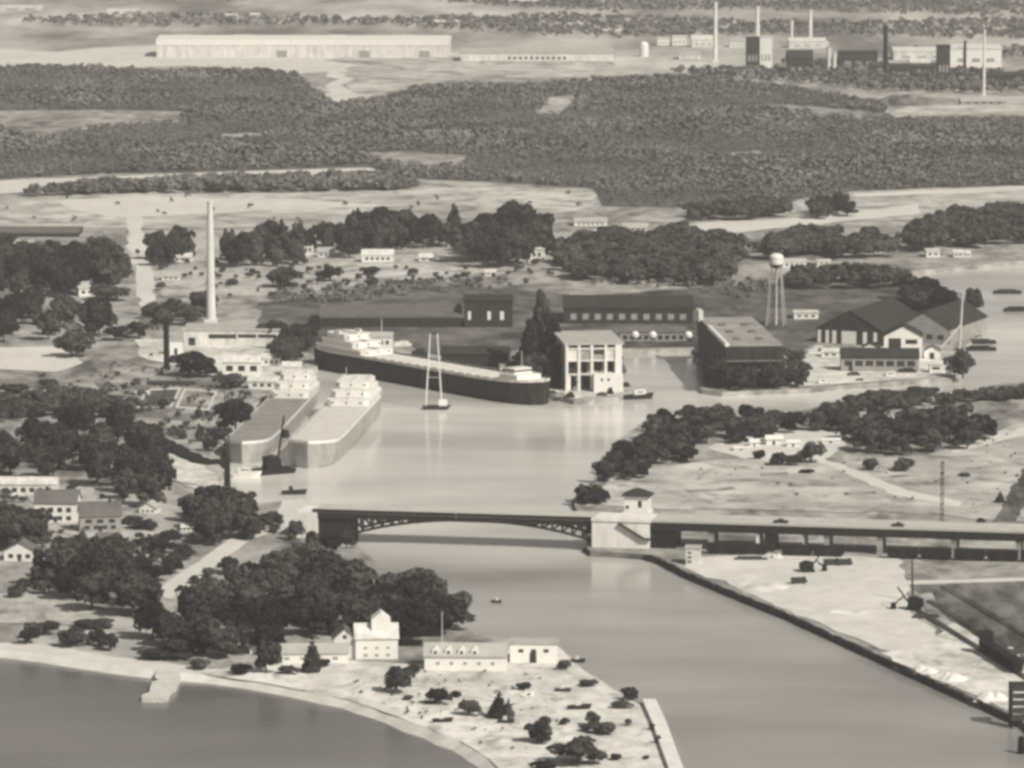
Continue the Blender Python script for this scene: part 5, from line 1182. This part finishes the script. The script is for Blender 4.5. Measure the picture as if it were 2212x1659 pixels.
t = thing('derrick_pole', 'tall dark pole standing behind the black power shovel', 'pole', G(1972, 1300)); MB().tube((0, 0, 0), (-.5, 0, 98*S(1300)), .42, .28).build('pole', M_wood, t); MB().box(-.9, .9, -.9, .9, 0, .5).build('base', M_conc, t)
for x, y, lb, m_, L in ((1725, 1262, 'dark truck standing alone on the sand lot', M_car, 6), (1796, 1222, 'left dark truck of the pair below the viaduct', M_car, 6.5), (1822, 1222, 'right dark truck of the pair below the viaduct', M_car, 6.5)):
    car(G(x, y), .15, lb, m_, L, True)
t = thing('timber_baulk', 'dark timber baulk lying below the power shovel', 'timber', G(2000, 1336), .06); MB().box(-4.6, 4.6, -.6, .6, 0, .9).build('baulk', M_wood, t); MB().box(-4.0, 4.2, -.45, .45, .92, 1.5).build('baulk', M_wood, t)
t = thing('timber_baulk', 'dark beam lying under the white viaduct bent', 'timber', G(1622, 1210), .02); MB().box(-6, 6, -.7, .7, 0, .9).build('baulk', M_wood, t); MB().box(-5, 4, -.5, .5, .92, 1.5).build('baulk', M_wood, t)
# hopper wagons on the siding
pA, pB = G(2128, 1412), G(2300, 1520); rd = (pB-pA); rang = math.atan2(rd.y, rd.x)
def wagon(d, label, tall=False):
    p = pA+rd.normalized()*d; t = thing('railway_wagon', label, 'wagon', p, rang, None); L = 11.5
    MB().box(-L/2, L/2, -1.5, 1.5, 1.1, 1.5).build('underframe', M_black, t)
    MB().add([(-L/2, -1.2, 1.52), (L/2, -1.2, 1.52), (L/2, 1.2, 1.52), (-L/2, 1.2, 1.52), (-L/2, -1.7, 4.4), (L/2, -1.7, 4.4), (L/2, 1.7, 4.4), (-L/2, 1.7, 4.4)],
             [(0, 3, 2, 1), (4, 5, 6, 7), (0, 1, 5, 4), (1, 2, 6, 5), (2, 3, 7, 6), (3, 0, 4, 7)]).build('hopper_body', M_black, t)
    if tall: MB().box(-L/2+.4, -L/2+5.2, -1.7, 1.7, 4.42, 7.8).build('winch_house', M_black, t)
    for k in range(7): MB().box(-L/2+.5+k*1.7, -L/2+.7+k*1.7, -1.82, -1.5, 1.6, 4.3).build('rib', M_steel, t)
    for sx in (-4.2, -2.6, 2.6, 4.2):
        for sy in (-.75, .75): MB().tube((sx, sy-.07, .62), (sx, sy+.07, .62), .46, .46, 12).build('wheel', M_black, t)
wagon(4, 'black railway wagon with raised end house, first of the string at right', True); wagon(17, 'second black railway wagon behind the raised house wagon'); wagon(30, 'third black railway wagon cut by the right edge')
for off, ln in ((0, 'railway_track'), (9, 'railway_track'), (22, 'railway_track')):
    nn = Vector((-rd.y, rd.x, 0)).normalized()*off
    a = pA-rd.normalized()*(75+off*2)+nn; tr = thing('railway_track', {0: 'railway track under the black wagons', 9: 'empty track beside the black wagons', 22: 'empty track farthest from the quay over cinder ground'}[off], 'railway track', (a.x, a.y, LAND+.5), rang)
    for sy in (-.72, .72): MB().box(0, 150, sy-.06, sy+.06, .1, .3).build('rail', M_steel, tr)
    MB().box(0, 150, -1.3, 1.3, -.45, .09).build('ballast', M_cinder, tr)
heap('stone_heap', 'upper white stone heap behind the black wagons', 2180, 1404, 18, 9, M_gravel, 8); heap('stone_heap', 'lower white stone heap behind the black wagons', 2198, 1420, 16, 9, M_gravel, 9)
t = thing('quay_tower', 'dark timber loading tower at the corner of the quay', 'tower', G(2202, 1560)); s = S(1560); hh_ = 80*s
for sx in (-2.4, 2.4):
    for sy in (0, 5): MB().bar((sx, sy, -2), (sx, sy, hh_), .5).build('leg', M_black, t)
for k in range(5):
    z = hh_*k/5+.6
    MB().box(-2.7, 2.7, -.25, .1, z, z+1.7).build('board', M_wood, t); MB().box(-2.9, -2.6, 0, 5, z, z+1.7).build('board', M_wood, t)
MB().box(-2.9, 2.9, -.3, 5.4, hh_, hh_+.4).build('roof', M_roof_d, t)
t = thing('mooring_dolphin', 'dark pile cluster standing in the river at the right edge', 'piles', G(2206, 1628, 0))
for a in range(6): MB().tube((.9*math.cos(a), .9*math.sin(a), -1), (.5*math.cos(a), .5*math.sin(a), 5.2), .4, .34, 8).build('pile', M_black, t)
MB().tube((0, 0, 3.6), (0, 0, 4.2), 1.1, 1.0, 10).build('band', M_steel, t)

# ------------------------------------------------------------------ the steel mill on the far plain
house('rolling_mill', 'immense long white rolling mill on the far plain', 'factory', 335, 972, 124, 26, 70, 'gx', 5, M_white2, M_white, -1, win=row_win(24, .2, .28, .01, .6), winm=M_white2)
o = [x for x in bpy.data.objects if x.name.startswith('rolling_mill')][0]
for xx in (-120, -60, 30, 95): MB().box(xx-9, xx+9, 26, 44, 12.5, 19.5).build('roof_monitor', M_white2, o)
for xx in (-20, 60, 118): MB().box(xx-5, xx+5, -.25, .1, .1, 6.5).build('door', M_wall_m, o)
house('mill_store', 'long pale mill building with dark windows right of the white mill', 'factory', 994, 1326, 132, 16, 40, 'gx', 4, M_white2, M_roof_l, 0, win=row_win(11, .25, .6, .3, .5))
MS = [(1545, 4, 134, 10, 8, M_stack, 'first tall pale mill stack from the left'), (1636, 14, 92, 10, 8, M_stack, 'pale mill stack rising behind the dark blast house'),
      (1710, 44, 92, 7, 5, M_stack, 'thin short pale mill stack'), (1750, 22, 100, 10, 8, M_stack, 'pale mill stack right of the thin short one'), (1912, 54, 168, 12, 9, M_black, 'tall black mill stack'),
      (2125, 64, 206, 7, 5, M_stack, 'thin pale mill stack farthest right'), (2084, 88, 146, 6, 6, M_black, 'thin black stack before the white mill hall'), (1790, 104, 162, 9, 8, M_stack, 'left short pale stove tower of the mill'),
      (1802, 116, 162, 9, 8, M_stack, 'right short pale stove tower of the mill')]
for x, yt, yb, a, b, m_, lb in MS: stack(x, yt, yb, a, b, m_, lb)
MB_ = [('blast_house', 'dark tall blast house left of the white square tower', 1612, 1640, 154, 72, 12, 'flat', 2, M_wall_d, M_roof_d), ('square_tower', 'white square tower beside the dark blast house', 1641, 1668, 154, 74, 12, 'flat', 2, M_white, M_white2),
       ('mill_hall', 'big white mill hall at the far right', 2052, 2164, 146, 40, 50, 'gx', 6, M_white, M_white2), ('mill_shed', 'long pale mill shed left of the big white hall', 1930, 2050, 130, 18, 40, 'gx', 6, M_white2, M_white2),
       ('mill_shed', 'lower white mill shed before the long pale one', 1965, 2010, 146, 12, 20, 'gx', 5, M_white, M_white2), ('ore_tower', 'dark ore tower before the big white hall', 2024, 2052, 180, 80, 12, 'flat', 3, M_wall_d, M_roof_d),
       ('mill_shed', 'white block shed left of the first pale stack', 1452, 1484, 98, 18, 16, 'flat', 2, M_white, M_white2), ('mill_shed', 'small white shed at the left end of the mill', 1420, 1446, 98, 14, 16, 'flat', 2, M_white, M_white2),
       ('mill_shed', 'pale gabled shed around the foot of the first stack', 1494, 1544, 102, 16, 20, 'gx', 8, M_white2, M_white2), ('mill_shed', 'pale shed right of the first stack', 1576, 1608, 102, 12, 18, 'gx', 5, M_white2, M_roof_l),
       ('mill_shed', 'pale low shed below the first stack', 1466, 1514, 128, 10, 20, 'gx', 5, M_white2, M_roof_l), ('mill_shed', 'pale shed at the foot of the fourth stack', 1704, 1784, 104, 14, 22, 'gx', 6, M_white2, M_white2),
       ('furnace_house', 'dark irregular furnace house in the middle of the mill', 1700, 1756, 166, 42, 20, 'gx', 14, M_wall_d, M_roof_d), ('furnace_house', 'dark furnace house beside the stove towers', 1812, 1896, 150, 36, 20, 'flat', 3, M_wall_d, M_roof_d),
       ('furnace_house', 'dark low furnace house right of the black stack', 1924, 2020, 168, 22, 20, 'gx', 6, M_wall_d, M_roof_d), ('mill_shed', 'dark shed at the right edge of the mill', 2130, 2215, 186, 22, 20, 'gx', 6, M_wall_d, M_roof_d)]
for n_, lb, a, b, yb, wp, dp, rf, rp, wm_, rm_ in MB_:
    house(n_, lb, 'factory', a, b, yb, wp, dp, rf, rp, wm_, rm_, 0, win=row_win(3, .3, .5), winm=M_wall_m)
t = thing('gas_holder', 'white domed gas tank left of the steel mill', 'tank', G(1391, 122)); s = S(122)
MB().tube((0, 0, 0), (0, 0, 24*s), 10*s, 10*s, 20).build('drum', M_white, t); MB().dome((0, 0, 24*s), 10*s, 10*s, 9*s, 20, 6).build('dome', M_white, t)
house('far_bank_works', 'pale low works on the far right track', 'building', 2075, 2175, 226, 7, 14, 'gx', 5, M_wall_m, M_roof_l, 3, win=row_win(5, .3, .7))
for i, (a, b, yb, hp, lb) in enumerate([(472, 512, 40, 6, 'pale far building high above the white mill'), (540, 560, 40, 8, 'small pale far building right of the pale one above the mill'), (930, 1005, 54, 6, 'pale long far building above the mill right end'),
      (1735, 1790, 100, 6, 'pale low far building behind the mill stacks'), (1100, 1180, 8, 5, 'pale far building near the top of the picture'), (1180, 1260, 60, 6, 'pale far barn above the mill store'), (0, 90, 22, 5, 'pale far shed at the upper left corner'),
      (230, 300, 30, 6, 'second pale far shed from the upper left corner'), (1300, 1345, 75, 8, 'pale far house left of the gas tank')]):
    house('far_building', lb, 'building', a, b, yb, hp, 20, 'gx', 3, M_white2, M_white2, 0, win=row_win(2, .3, .6), group='far buildings')

# ------------------------------------------------------------------ the air
hz = bpy.data.materials.new('haze'); hz.use_nodes = True; t_ = hz.node_tree; t_.nodes.clear()
ho = t_.nodes.new('ShaderNodeOutputMaterial'); hv = t_.nodes.new('ShaderNodeVolumePrincipled')
hv.inputs['Color'].default_value = (0.92, 0.90, 0.90, 1); hv.inputs['Density'].default_value = 0.000058; hv.inputs['Anisotropy'].default_value = 0.0
t_.links.new(hv.outputs[0], ho.inputs['Volume'])
hb_ = MB().box(-42000, 42000, -500, 92000, -3.5, 320).build('haze', hz); tag(hb_, kind='stuff')
print('trees', n_trees[0], 'objects', len(bpy.data.objects))
